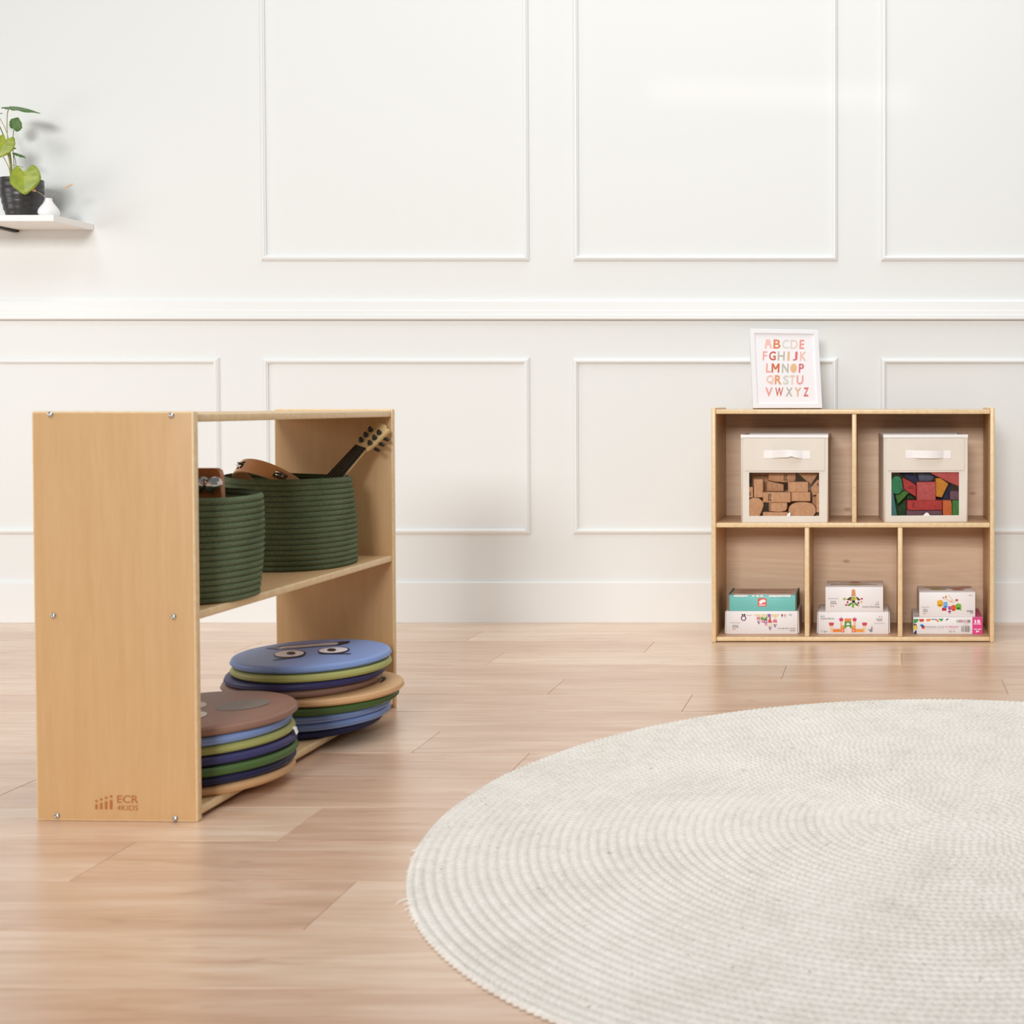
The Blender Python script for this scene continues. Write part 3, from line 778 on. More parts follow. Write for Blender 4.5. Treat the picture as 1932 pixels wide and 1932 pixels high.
cols_ = [
 ('e', (325, 435, 128, 198), F0, F1, emg, 'toy_block', 'rounded emerald green block at the upper left of the bin window', None),
 ('p', [(120, 640), (242, 540), (352, 1180), (120, 1180)], F0, F1, teal, 'toy_block', 'teal wedge block in the lower left corner of the bin window', None),
 ('p', [(300, 650), (540, 560), (612, 612), (365, 860)], B0 - .02, B0 + .01, lime, 'toy_block', 'bright green triangular block beneath the emerald one', None),
 ('p', [(455, 280), (620, 350), (765, 450), (765, 700), (600, 600), (492, 520)], F0 + .012, F1, red, 'toy_block', 'slanted red block with a dark stamp left of the red cube', (645, 490, 100, 70, '7c2226', '')),
 ('p', [(420, 190), (690, 165), (840, 340), (765, 440), (620, 345)], F1 + .002, B1, navy, 'toy_block', 'navy block at the top of the bin window', None),
 ('p', [(800, 165), (1075, 165), (1195, 235), (1165, 340), (1080, 370), (850, 370)], F1 + .002, B1, slate, 'toy_block', 'slate grey block behind and above the red cube', None),
 ('r', (775, 374, 1192, 768), F0, F0 + .055, red2, 'toy_block', 'pale red cube in the middle of the bin window', None),
 ('r', (560, 768, 1335, 978), F0, F0 + .055, red, 'toy_block', 'long bright red block under the red cube', (700, 865, 60, 110, '8a2a2c', '')),
 ('p', [(1195, 300), (1300, 290), (1480, 415), (1330, 712), (1200, 688)], F0 + .004, F1, org, 'toy_block', 'tilted yellow-orange block right of the red cube', None),
 ('p', [(1050, 165), (1800, 150), (1800, 500), (1700, 470), (1480, 375), (1250, 265)], F0, F1 - .004, red2, 'toy_block', 'large red slab slanting across the upper right of the bin window', None),
 ('r', (1510, 568, 1800, 764), F0, F1, plum, 'toy_block', 'plum block on top of the orange and green cylinders', None),
 ('p', [(1350, 770), (1535, 770), (1552, 850), (1555, 1200), (1362, 1200), (1350, 960)], F0, F1, ora, 'toy_block', 'orange cylinder-like block in the lower right of the bin window', None),
 ('r', (1562, 770, 1800, 1200), F0, F1, grn, 'toy_block', 'green upright block in the lower right corner of the bin window', None),
 ('r', (545, 985, 1340, 1205), F0 + .004, F0 + .055, plum, 'toy_block', 'long plum block on the bin floor under the long red block', None),
 ('r', (575, 650, 755, 764), F0 + .05, B1, dgrn, 'toy_block', 'dark green block in shade left of the red cube', None),
 ('r', (1200, 430, 1560, 1200), B0, B1, navy, 'toy_block', 'dark navy block in shade behind the plum one', None),
 ('r', (330, 780, 1190, 1200), B0 + .02, B1 + .02, dgrn, 'toy_block', 'dark green slab in shade behind the long red block', None),
]
blockset(binR, win2, (205, 1705, 160, 1090), cols_, G2)

# ---------------------------------------------------------------- toy boxes on the bottom shelf
M['card'] = simple('white_carton', 'f0edee', .45)
M['card_in'] = simple('grey_carton_edge', '8f8778', .7)
M['teal_card'] = simple('teal_carton', '74c6c2', .45)
def carton(label, x0, x1, z0, z1, y, depth, m, zoom, rz=0, side=None):
    """zoom: box face bounds (zx0,zx1,zy0,zy1) in the zoomed crop used for its print"""
    w, h = x1 - x0, z1 - z0
    root = thing('toy_box', label, 'box', (x0 + w/2, y, z0), (0, 0, rz), 'boxed toys on the bottom shelf')
    mb = MB(); mb.box(-w/2, w/2, 0, depth, 0, h, m, .0014, 2); o = mb.build('carton', root); smooth_by_angle(o, 40)
    zx0, zx1, zy0, zy1 = zoom
    U = lambda u, v, l: Vector((-w/2 + (u - zx0) / (zx1 - zx0) * w, -.0001 - .00005 * l, h - (v - zy0) / (zy1 - zy0) * h))
    def UT(u, v, l): return Vector((-w/2 + u * w, v * depth, h + .0001 + .00005 * l))
    return root, Print(U), Print(UT), w, h
def flaps(root, w, h, depth, m):          # tuck-in end flaps standing a little off the ends
    for s in (-1, 1):
        mb = MB(); x = s * (w/2 + .0012)
        mb.prism([(x, .001), (x + s*.0035, .003), (x + s*.0022, h - .002), (x, h - .0008)], .004, depth - .004, m, .0004); mb.build('end_flap', root)
PL = lambda px, py, Y: PY(px, py, Y)
YB = 4.2235
def span(a, b, t_, bt, Y): return PY(a, bt, Y).x, PY(b, bt, Y).x, PY(a, bt, Y).z, PY(a, t_, Y).z
dk = '4a4644'; pk = 'd98a98'; pr = '7a4a80'
def brand(P, x, y, w, up, hh=30):                 # small toy-maker wordmark and its three emblems
    sgn = -1 if up else 1
    if up:
        P.text('TOYS', x - w/2, y, x + w/2, y + hh*.8, dk, True, .015); P.text('PLAN', x - w/2, y + hh*1.2, x + w/2, y + hh*2, dk, True, .015); yy = y + hh*3.2
    else:
        P.text('PLAN', x - w/2, y, x + w/2, y + hh*.8, dk, False, .015); P.text('TOYS', x - w/2, y + hh*1.2, x + w/2, y + hh*2, dk, False, .015); yy = y - hh*1.4
    P.ell(x - w*.38*(-sgn if True else 1) * (1), yy, w*.09, hh*.5, '5a5048', 10); P.ell(x, yy, w*.09, hh*.35, 'b03a34', 10); P.rect(x + sgn*w*.30, yy - hh*.5, x + sgn*w*.46, yy + hh*.4, 'e0a040')
def tinyline(P, x0, x1, y, c='a8a09c', n=9, h=6):
    st_ = (x1 - x0) / n
    for i in range(n): P.rect(x0 + i*st_, y - h, x0 + (i + .72)*st_, y + h, c)
# box B: white, fairy castle printed upside down
x0, x1, _, z1 = span(1370, 1505, 1153.0, 1198, YB)
zb = CBOT + .0003
rB, P, PT, w, h = carton('long white toy box with an upside-down pink castle picture, under the teal box', x0, x1, zb, z1, YB, .17, M['card'], (130, 1745, 650, 1185))
flaps(rB, w, h, .17, M['card'])
P.ell(525, 815, 62, 64, '6a4466', 16); P.ell(525, 817, 38, 42, 'f0edee', 16); P.ell(500, 735, 20, 22, '2e2830', 10); P.ell(548, 735, 20, 22, '2e2830', 10)
P.build('clock_picture', rB); P.mb = MB()
tinyline(P, 585, 725, 748, 'c8a090', 6, 8)
P.poly([(745, 720), (905, 720), (900, 775), (800, 775)], 'ecd9b8'); P.poly([(925, 720), (1060, 720), (1060, 785), (1020, 785), (990, 812), (960, 785), (925, 785)], 'e6dcae')
P.rect(1065, 716, 1136, 785, '9a6cc0'); P.poly([(1140, 720), (1345, 720), (1290, 775), (1150, 775)], 'e8d6b0')
P.rect(840, 775, 890, 790, 'f0e0c8'); P.rect(820, 785, 908, 850, pk); P.rect(845, 850, 890, 880, 'f0e2d0')
P.poly([(925, 785), (950, 785), (990, 826), (1035, 785), (1060, 785), (1055, 850), (915, 850)], '5f9a48')
P.rect(930, 850, 990, 918, 'e09aa8'); P.rect(990, 850, 1060, 926, 'a05a90'); P.ell(1025, 890, 18, 18, 'f0e6ee', 12); P.rect(1002, 926, 1060, 985, 'e6a4b2')
P.rect(1095, 785, 1140, 850, 'c88058'); P.poly([(1090, 850), (1145, 850), (1168, 915), (1075, 915)], 'cc4c58'); P.rect(1090, 915, 1152, 1005, 'e8d4b4'); P.ell(1120, 955, 17, 22, 'f4f0ee', 12)
P.rect(1215, 775, 1255, 845, 'f0d8b0'); P.poly([(1195, 845), (1270, 845), (1285, 912), (1183, 912)], 'd97a8c'); P.rect(1210, 912, 1255, 955, 'f0e2d0')
for x, y in ((868, 880), (1125, 1018), (1235, 955)): P.poly([(x - 38, y), (x + 38, y), (x, y + 78)], pr); P.poly([(x - 12, y + 12), (x + 26, y + 8), (x + 6, y + 44)], 'e8dcec')
P.build('castle_picture', rB); P.mb = MB()
P.ell(1395, 745, 20, 32, '9a4a64', 14); P.ell(1460, 745, 20, 32, 'e09aa0', 14); P.rect(1390, 778, 1400, 808, 'd8b890'); P.rect(1455, 778, 1465, 808, 'd8b890'); P.build('tree_picture', rB); P.mb = MB()
P.text('3y+', 1535, 712, 1612, 758, dk, True); P.build('age_mark', rB); P.mb = MB()
P.text('5650', 1570, 1085, 1685, 1115, dk, True); P.text('Fairy Tale Blocks', 1295, 1030, 1690, 1066, dk, True); P.build('title_text', rB); P.mb = MB()
tinyline(P, 220, 460, 918); brand(P, 340, 970, 130, True, 30); P.build('brand_mark', rB)
# box A: teal
x0, x1, z0, z1b = span(1376, 1501, 1122.7, 1151, YB + .002)
rA, P, PT, w, h = carton('teal toy box with a red square logo, on top of the long white box', x0, x1, zb + (z1 - zb) + .0004, z1b, YB + .002, .15, M['teal_card'], (190, 1700, 270, 615))
for s in (-1, 1):
    mb = MB(); mb.box(w/2 + .0005 if s > 0 else -w/2 - .0040, w/2 + .0040 if s > 0 else -w/2 - .0005, .003, .15, .001, h + .003, simple('grey_carton_side', '6d6a5c', .7) if s > 0 else M['card_in'], .0005); mb.build('end_flap', rA)
def rr(P, x0, y0, x1, y1, r, c):
    pts = []
    for cx_, cy_, a0 in ((x1 - r, y1 - r, 0), (x0 + r, y1 - r, 90), (x0 + r, y0 + r, 180), (x1 - r, y0 + r, 270)):
        for i in range(6): pts.append((cx_ + r*math.cos(R(a0 + 18*i)), cy_ + r*math.sin(R(a0 + 18*i))))
    P.poly(pts, c)
rr(P, 840, 336, 1040, 520, 24, 'dd6a62')
P.ell(910, 425, 40, 36, 'ffffff'); P.ell(940, 395, 34, 28, 'ffffff'); P.ell(985, 400, 32, 34, 'ffffff'); P.ell(905, 446, 26, 16, 'ffffff'); P.ell(985, 405, 12, 4, 'dd6a62', 10); P.ell(930, 396, 4, 8, 'dd6a62', 8)
rr(P, 868, 476, 1015, 496, 9, 'ffffff')
for i in range(7): P.rect(884 + i*18, 480, 888 + i*18, 492, 'e8908a')
P.build('logo', rA)['label'] = 'red square logo with white figure'
PT.poly([(.02, .02), (.98, .02), (.98, .98), (.02, .98)], 'cfb4a2'); PT.poly([(.04, .03), (.96, .03), (.9, .16), (.7, .12), (.5, .2), (.3, .12), (.1, .2)], 'f6f4f2')
PT.ell(.25, .3, .16, .1, 'b5806c'); PT.ell(.55, .34, .2, .1, 'c49482'); PT.ell(.8, .32, .14, .09, 'b88a78'); PT.ell(.3, .65, .2, .14, 'b59a80'); PT.ell(.7, .7, .2, .12, 'c2a088')
PT.build('lid_picture', rA)
P.mb = MB()
for a, b in ((290, 610), (715, 765), (800, 870), (890, 960), (1095, 1590)):
    n = max(2, int((b - a) / 45)); pts = [(a, 272)] + [(a + (b - a) * i / n, 300 + 14 * random.random()) for i in range(n + 1)] + [(b, 272)]
    P.poly(pts, 'f6f6f4')
P.build('worn_edge', rA)['label'] = 'white scuffed top edge'
# box D: castle blocks
x0, x1, _, z1 = span(1543.7, 1676.5, 1154.5, 1198, YB)
rD, P, PT, w, h = carton('long white toy box with an upright castle of blocks, under the cactus box', x0, x1, zb, z1, YB, .17, M['card'], (165, 1765, 840, 1365))
flaps(rD, w, h, .17, M['card'])
for bx in (430, 1180): P.rect(bx, 1165, bx + 72, 1325, 'efd2b4')
for bx in (465, 1220): P.poly([(bx - 62, 1090), (bx - 20, 1095), (bx, 1082), (bx + 20, 1095), (bx + 62, 1090), (bx + 44, 1165), (bx - 44, 1165)], 'cf4a52')
for bx in (688, 992):
    P.rect(bx - 26, 1060, bx + 30, 1160, 'ecc8a4'); P.poly([(bx - 52, 995), (bx - 15, 990), (bx + 15, 990), (bx + 52, 995), (bx + 32, 1062), (bx - 32, 1062)], 'cf4458')
    P.poly([(bx - 14, 990), (bx, 950), (bx + 14, 990)], '9a7ab8'); P.rect(bx - 3, 920, bx + 3, 955, 'd8d4dc')
P.rect(765, 1010, 915, 1068, 'e88a4a')
for i in range(4): P.rect(768 + i*40, 990, 795 + i*40, 1012, 'e88a4a')
P.rect(765, 1068, 915, 1158, '5c9a44'); P.ell(843, 1158, 42, 62, 'f0edee', 16, 180, 360)
P.rect(760, 1150, 925, 1228, '5c9a44'); P.ell(845, 1232, 50, 50, 'f0edee', 16, 180, 360)
P.rect(672, 1160, 760, 1240, 'e8a050'); P.rect(930, 1160, 1015, 1240, 'eaa24e'); P.rect(500, 1250, 690, 1315, 'ec8a40'); P.rect(1015, 1250, 1195, 1315, 'eea04a')
for i in range(5): P.rect(505 + i*34, 1240, 526 + i*34, 1252, 'ec8a40'); P.rect(1030 + i*34, 1240, 1051 + i*34, 1252, 'eea04a')
P.rect(690, 1235, 758, 1318, 'e8703c'); P.rect(930, 1235, 1015, 1318, 'e8703c'); P.ell(720, 1278, 18, 18, 'f8e8d8', 12); P.ell(970, 1278, 18, 18, 'f8e8d8', 12)
P.rect(765, 1228, 800, 1318, 'f2e4d0'); P.rect(888, 1228, 925, 1318, 'f2e4d0')
P.build('castle_picture', rD); P.mb = MB()
P.poly([(1340, 1310), (1345, 1270), (1365, 1240), (1372, 1195), (1395, 1205), (1405, 1230), (1390, 1265), (1400, 1310)], '8a8894'); P.ell(1385, 1165, 14, 22, 'd8c8b4', 12); P.poly([(1305, 1262), (1320, 1240), (1345, 1272), (1335, 1285)], '77747e')
P.build('rider_picture', rD); P.mb = MB()
P.text('5621', 222, 925, 312, 957, dk); P.text('Castle Blocks', 222, 975, 530, 1012, dk); P.text('3y+', 290, 1280, 378, 1330, dk); P.poly([(230, 1275), (262, 1275), (246, 1305)], '9a9694')
brand(P, 1555, 995, 130, False, 30); tinyline(P, 1435, 1680, 1105); P.build('printed_text', rD)
zD = z1
# box C: balancing cactus
x0, x1, z0, z1 = span(1557.3, 1666.3, 1107.4, 1152.3, YB + .001)
rC, P, PT, w, h = carton('white toy box with an upside-down cactus picture, on the castle block box', x0, x1, zD + .0004, z1, YB + .001, .15, M['card'], (330, 1645, 270, 805))
P.poly([(935, 325), (1005, 325), (1022, 470), (918, 470)], 'd9986c')
P.poly([(820, 540), (850, 510), (925, 480), (935, 500), (900, 545), (850, 565)], '3a3a30'); P.poly([(1010, 482), (1060, 490), (1110, 530), (1115, 560), (1075, 565), (1040, 520)], '3a3a30')
P.ell(968, 520, 45, 45, 'a4bc3c'); P.ell(1025, 525, 30, 24, 'ecb040'); P.ell(908, 552, 26, 18, 'd8443c'); P.rect(935, 560, 1005, 612, '2e3028')
P.ell(890, 645, 22, 58, '5c8a34', 16, rot=55); P.ell(1035, 645, 22, 58, '5c8a34', 16, rot=-55); P.ell(958, 670, 28, 55, '8cae3c')
P.ell(762, 530, 36, 24, 'a8ba44'); P.rect(795, 528, 825, 540, '8a9040'); P.ell(835, 600, 20, 26, 'b42c38'); P.ell(1080, 615, 20, 28, 'b42c38'); P.ell(1158, 525, 26, 18, 'c04048'); P.ell(1145, 590, 24, 18, 'e0a44c'); P.ell(800, 658, 26, 18, 'bc3840'); P.ell(1090, 676, 22, 10, 'e8b860')
P.rect(1108, 530, 1135, 538, '70302c'); P.rect(824, 650, 850, 660, '70302c')
P.build('cactus_picture', rC); P.mb = MB()
P.text('Balancing Cactus', 1172, 678, 1560, 722, dk, True); P.text('4101', 1465, 632, 1556, 664, dk, True); P.text('3y+', 1485, 584, 1548, 616, dk, True)
tinyline(P, 390, 635, 520); brand(P, 512, 572, 130, True, 34); P.build('printed_text', rC)
PT.poly([(.08, .3), (.9, .3), (.9, .36), (.6, .5), (.3, .42), (.08, .45)], 'c0a080'); PT.ell(.5, .35, .14, .12, 'b0a468'); PT.rect(.25, .6, .75, .64, 'a8765a'); PT.ell(.5, .7, .1, .14, 'c08868'); PT.build('lid_picture', rC)
# box F: building tiles
x0, x1, _, z1 = span(1723, 1854, 1164.5, 1197.6, YB)
rF, P, PT, w, h = carton('flat white toy box with a pink end and coloured tiles, at the bottom right', x0, x1, zb, z1, YB, .18, M['card'], (155, 1745, 835, 1240))
P.rect(1508, 838, 1743, 1238, 'e0458f')
P.text('15', 1562, 900, 1690, 975, 'ffffff', bold=.05); P.text('PIECE SET', 1538, 985, 1712, 1010, 'ffffff', bold=.03); P.text('FOR AGES', 1545, 1108, 1708, 1134, 'ffffff', bold=.03); P.text('3+', 1590, 1148, 1668, 1200, 'ffffff', bold=.05)
P.build('age_panel', rF)['label'] = 'pink end panel with white lettering'; P.mb = MB()
P.poly([(162, 880), (285, 878), (262, 935), (200, 985), (165, 975)], '3fa45c'); P.poly([(288, 880), (405, 876), (392, 940), (302, 945)], 'd9503f'); P.poly([(450, 876), (560, 872), (545, 925), (462, 932)], 'e8923c')
P.poly([(560, 872), (605, 872), (600, 905)], '8c3050'); P.poly([(600, 870), (690, 870), (660, 905), (615, 905)], '78aee0'); P.poly([(655, 890), (690, 872), (755, 930), (715, 950)], 'e8924a'); P.poly([(725, 870), (850, 868), (802, 938)], '3ea05a')
P.poly([(915, 872), (975, 870), (900, 920)], '2c2440'); P.poly([(160, 985), (235, 1005), (240, 1040), (160, 1030)], '6a3c64'); P.poly([(160, 1035), (232, 1028), (235, 1110), (162, 1140)], 'e4d640')
P.poly([(232, 1040), (250, 1085), (232, 1105)], 'd05060'); P.poly([(165, 1205), (230, 1130), (235, 1235), (190, 1235)], '44306a'); P.poly([(160, 1205), (185, 1220), (185, 1238), (160, 1238)], '4a9a5c')
P.build('tile_picture', rF); P.mb = MB()
P.poly([(302, 1030), (352, 988), (402, 1030), (352, 1072)], '4a90d8'); P.rect(350, 1040, 420, 1108, 'd84a48'); P.poly([(340, 1062), (352, 1040), (400, 1040), (382, 1072), (352, 1078)], '2c2c70')
P.text('MAGNA-TILES', 440, 1046, 862, 1086, '7a7078', bold=-.006); P.text('ST', 884, 1044, 948, 1084, 'd05080', bold=.01); P.text('RDUST', 1000, 1044, 1200, 1084, 'd05080', bold=.01)
P.poly([(974 + (19 if i % 2 == 0 else 8) * math.sin(math.pi * i / 5), 1063 - (19 if i % 2 == 0 else 8) * math.cos(math.pi * i / 5)) for i in range(10)], 'd05080')
tinyline(P, 440, 860, 1108, 'bcb4b4', 16, 3); tinyline(P, 930, 1150, 1108, 'd8a0b0', 9, 3)
P.text('CE', 968, 1150, 1038, 1190, '8a8480'); P.ell(1088, 1170, 22, 22, '9a9490', 16); P.ell(1088, 1170, 16, 16, 'f0edee', 16); P.rect(1080, 1160, 1096, 1180, 'b0aaa6')
P.build('printed_text', rF); P.mb = MB()
for i, c in enumerate(('8fb08a', 'd0504a', '8cb0dc', 'e0a078', '4a3c40')):
    rr(P, 1146 + i*64, 897, 1204 + i*64, 952, 8, c); P.ell(1175 + i*64, 925, 14, 14, 'f4f0ee', 10)
P.build('icon_row', rF); P.mb = MB()
rb = random.Random(2); x = 1255
while x < 1450:
    wd = rb.choice((4, 4, 8, 16)); P.rect(x, 1040, min(x + wd, 1452), 1182, '6a645e'); x += wd + rb.choice((5, 8, 12))
tinyline(P, 1315, 1460, 978, 'b8b0ac', 8, 4); tinyline(P, 1295, 1415, 1018, 'b8b0ac', 6, 4)
P.build('barcode', rF)
PT.rect(.852, .005, .998, .99, 'd9588f'); PT.rect(.02, .05, .2, .2, 'c8c4c2'); PT.ell(.2, .8, .1, .1, 'b0a8a4'); PT.build('lid_picture', rF)
zF = z1
# box E: sorting cups
x0, x1, z0, z1 = span(1734.3, 1840.2, 1117.3, 1161.6, YB + .001)
rE, P, PT, w, h = carton('white toy box with coloured cups picture, stacked on the pink-ended box', x0, x1, zF + .0004, z1, YB + .001, .15, M['card'], (300, 1575, 270, 805), R(1.0))
def cup(x0, y0, x1, y1, c, d):
    cx_, rx_ = (x0+x1)/2, (x1-x0)/2; ry_ = rx_*.55
    P.rect(x0, y0 + ry_, x1, y1 - ry_, c); P.ell(cx_, y0 + ry_, rx_, ry_, c); P.ell(cx_, y1 - ry_, rx_, ry_, c); P.ell(cx_, y1 - ry_, rx_*.6, ry_*.55, d)
P.rect(818, 600, 918, 670, 'b8303c'); cup(705, 438, 842, 588, 'f0b42c', 'b8801c'); cup(845, 474, 946, 612, '7cb4e8', '2c68a8'); cup(955, 568, 1030, 650, 'b858a8', '8a3484'); cup(1030, 545, 1128, 675, 'e85a30', 'b83c1c'); cup(1125, 515, 1255, 652, '78b83c', '2c5418')
P.ell(988, 685, 36, 22, 'a03a8c'); P.rect(984, 700, 1000, 735, 'a06aa0'); P.rect(1235, 640, 1258, 658, '5a8a3a')
P.build('cup_picture', rE); P.mb = MB()
P.poly([(945, 318), (960, 315), (1105, 478), (1085, 492)], 'efcfae'); P.poly([(835, 372), (850, 382), (1000, 445), (1085, 500), (1070, 512), (980, 470), (850, 400)], 'efcfae'); P.ell(1030, 470, 12, 10, 'c08c50'); P.ell(905, 368, 24, 26, 'd4a050'); P.ell(845, 388, 20, 14, 'b8763c'); P.ell(1150, 440, 34, 22, 'c04c48')
P.build('tongs_picture', rE); P.mb = MB()
P.text('3y+', 1420, 318, 1478, 352, dk, True); P.poly([(1495, 350), (1520, 350), (1507, 330)], '8a8684'); P.build('age_mark', rE); P.mb = MB()
tinyline(P, 1378, 1528, 676, '6a6462', 9, 12); tinyline(P, 1455, 1528, 714, '6a6462', 4, 10); P.build('small_print', rE); P.mb = MB()
tinyline(P, 345, 525, 590); brand(P, 436, 628, 100, True, 30)
P.build('printed_text', rE)
PT.ell(.3, .72, .2, .1, 'c49a6c'); PT.ell(.36, .45, .16, .14, 'aca468'); PT.ell(.5, .7, .1, .1, 'a0aab4'); PT.ell(.7, .6, .14, .14, 'c08074'); PT.ell(.86, .7, .12, .1, 'b87870'); PT.ell(.72, .36, .12, .1, 'b47868'); PT.build('lid_picture', rE)

# ---------------------------------------------------------------- alphabet picture on the cabinet
YP = 4.33; fw, fh = .2375, .2735
pf = thing('picture_frame', 'white framed alphabet print in pastel letters standing on top of the cabinet', 'picture', (PY(1487, 769.5, YP).x, YP, CTOP + .0040), (-R(11.5), 0, R(17)))
M['frame_white'] = simple('white_lacquer_frame', 'f1f1f3', .35)
mb = MB(); bw = .0155; vs = []; pf_prof = [(0, .018), (0, .0008), (.0008, 0), (bw - .001, 0), (bw, .001), (bw, .018)]
for cx_, cz_, sx, sz in ((-fw/2, 0, 1, 1), (fw/2, 0, -1, 1), (fw/2, fh, -1, -1), (-fw/2, fh, 1, -1)):
    for d, y in pf_prof: vs.append((cx_ + sx*d, y, cz_ + sz*d))
n = len(pf_prof)
mb.add(vs, [(c*n + i, ((c+1) % 4)*n + i, ((c+1) % 4)*n + (i+1) % n, c*n + (i+1) % n) for c in range(4) for i in range(n)], M['frame_white'])
o = mb.build('frame', pf); smooth_by_angle(o, 30)
mb = MB(); mb.box(-fw/2 + bw, fw/2 - bw, .006, .015, bw, fh - bw, ink('f3f1f3', .6)); mb.build('print_sheet', pf)
mb = MB(); mb.prism([(-.022, 0), (.022, 0), (.016, .20), (-.016, .20)], 0, .003, M['card_in'], T=Matrix.Translation((0, .0755, .0135)) @ Matrix.Rotation(R(17), 4, 'X')); mb.build('easel_leg', pf)
def Uf(x, y, l):
    v = (y - 140) / (1129 - 140); xl = 555 + (632 - 555) * v; xr = 1372 + (1462 - 1372) * v
    return Vector((-fw/2 + fw * (x - xl) / (xr - xl), .0058 - .00003*l, fh * (1 - v)))
P = Print(Uf)
rows = [(325, 116, [('A', 785, 92, 'f3c4b8'), ('B', 887, 86, 'e08a62'), ('C', 990, 84, 'dcdbd2'), ('D', 1093, 90, 'e6d8c8'), ('E', 1186, 58, 'ec9a92')]),
        (474, 114, [('F', 748, 52, 'f0aea6'), ('G', 838, 80, 'cc6450'), ('H', 943, 84, 'c0bdaa'), ('I', 1030, 26, 'e6bc96'), ('J', 1110, 56, 'dc7672'), ('K', 1207, 76, 'f2c0b4')]),
        (626, 114, [('L', 798, 60, 'f0aca2'), ('M', 880, 96, 'd4724e'), ('N', 997, 80, 'bfbdac'), ('O', 1097, 78, 'e8be90'), ('P', 1191, 62, 'dc7674')]),
        (773, 114, [('Q', 822, 88, 'f2c4b6'), ('R', 918, 80, 'e49c6a'), ('S', 1010, 70, 'd6d6ce'), ('T', 1087, 62, 'e8cfba'), ('U', 1180, 80, 'eca298')]),
        (924, 110, [('V', 812, 88, 'eea298'), ('W', 935, 94, 'c8604a'), ('X', 1055, 80, 'bcbaa8'), ('Y', 1160, 78, 'e2b896'), ('Z', 1260, 60, 'dc7270')])]
for yc, hh, ls in rows:
    for ch, xc, ww, c in ls:
        if ch == 'O': P.ell(xc, yc, ww/2, hh/2, c, 28)
        elif ch == 'M':
            for q_ in ((-48, -57, -28, -57, -26, 57, -46, 57), (-48, -57, -26, -57, 6, 8, -8, 22), (26, -57, 48, -57, 8, 22, -6, 8), (28, -57, 48, -57, 46, 57, 26, 57)):
                P.poly([(xc + q_[i], yc + q_[i + 1]) for i in (0, 2, 4, 6)], c)
        elif ch == 'A':
            P.poly([(xc - 30, yc - hh/2), (xc + 14, yc - hh/2), (xc + ww/2, yc + hh/2), (xc + 20, yc + hh/2), (xc + 12, yc + 18), (xc - 18, yc + 18), (xc - 20, yc + hh/2), (xc - ww/2, yc + hh/2)], c)
        else: P.text(ch, xc - ww/2, yc - hh/2, xc + ww/2, yc + hh/2, c, bold=.008 if ch in 'MW' else .02)
P.build('alphabet_lettering', pf)['label'] = 'pastel capital letters'

# ---------------------------------------------------------------- wall shelf, plant, bud vase
ys0 = 4.335; zst = PY(60, 405.5, ys0).z; zsb = PY(60, 417.2, ys0).z; xr = PY(101, 412, ys0).x
ws = thing('wall_shelf', 'white floating wall shelf holding a potted plant and a small vase', 'shelf', (xr - .35, YW, zsb))
mb = MB(); mb.box(-.35, .35, ys0 - YW, -.0005, 0, zst - zsb, simple('white_shelf_board', 'f4f2ee', .45), .0012); mb.build('board', ws)
bx = PY(30, 431, YW).x - (xr - .35)
mb = MB(); mb.prism([(0, 0), (-.19, 0), (-.19, -.003), (-.006, -.008), (-.006, -.008), (0, -.008)], -.011, .011, simple('black_bracket', '1c1a19', .5), .0006, T=Matrix.Translation((bx, 0, -.0005)) @ Matrix.Rotation(R(90), 4, 'Z'))
mb.build('bracket', ws)['label'] = 'black metal bracket'
zs_ = zst
# plant
yp = 4.44; pc = PY(42, 403, yp)
pp = thing('potted_plant', 'green heart-leaved plant in a ribbed black pot standing on the wall shelf', 'plant', (pc.x, yp, zs_ + .0004))
s_ = FPX / yp; r1 = 35.5 / s_
M['pot'] = simple('black_glazed_pot', '3a3838', .32, spec=.5)
hp = PY(41, 339, yp).z - zs_
mb = MB(); pr_ = [(.0005, 0), (r1*.60, 0), (r1*.66, .004)]
for i in range(1, 30):
    q = i / 29; rr_ = r1 * (.66 + .34 * min(1, (q / .62)) ** .62)
    rr_ += .0009 * math.sin(q * 24 * math.pi * .5) if q < .9 else 0
    pr_.append((rr_, .004 + q * (hp - .006)))
pr_ += [(r1 * 1.005, hp), (r1 * .96, hp), (r1 * .94, hp - .006), (r1 * .92, hp - .02)]
mb.lathe(pr_, M['pot'], 64, cap=False); mb.build('pot', pp)
mb = MB(); mb.lathe([(r1*.93, hp - .02), (r1*.5, hp - .015), (.0005, hp - .013)], simple('potting_soil', '3a2c20', .95, bump=.8, bscale=200), 40, cap=False); mb.build('soil', pp)
M['stem'] = simple('plant_stem', 'a8a05a', .5); M['stem2'] = simple('plant_stem_dark', '6f7f42', .5)
def leaf_mat(name, a, b):
    n = NT(name); g = n.noise(n.coords(), 35, 3)
    n.col(n.ramp(g, [(.35, lin(b)), (.65, lin(a))])); n.b.inputs['Roughness'].default_value = .4
    n.bump(n.noise(n.coords(), 60, 2), .15, .002); return n.m
M['leafy'] = leaf_mat('young_leaf', 'a0ac3c', '84962a'); M['leafd'] = leaf_mat('mature_leaf', '5f8444', '4a6f38')
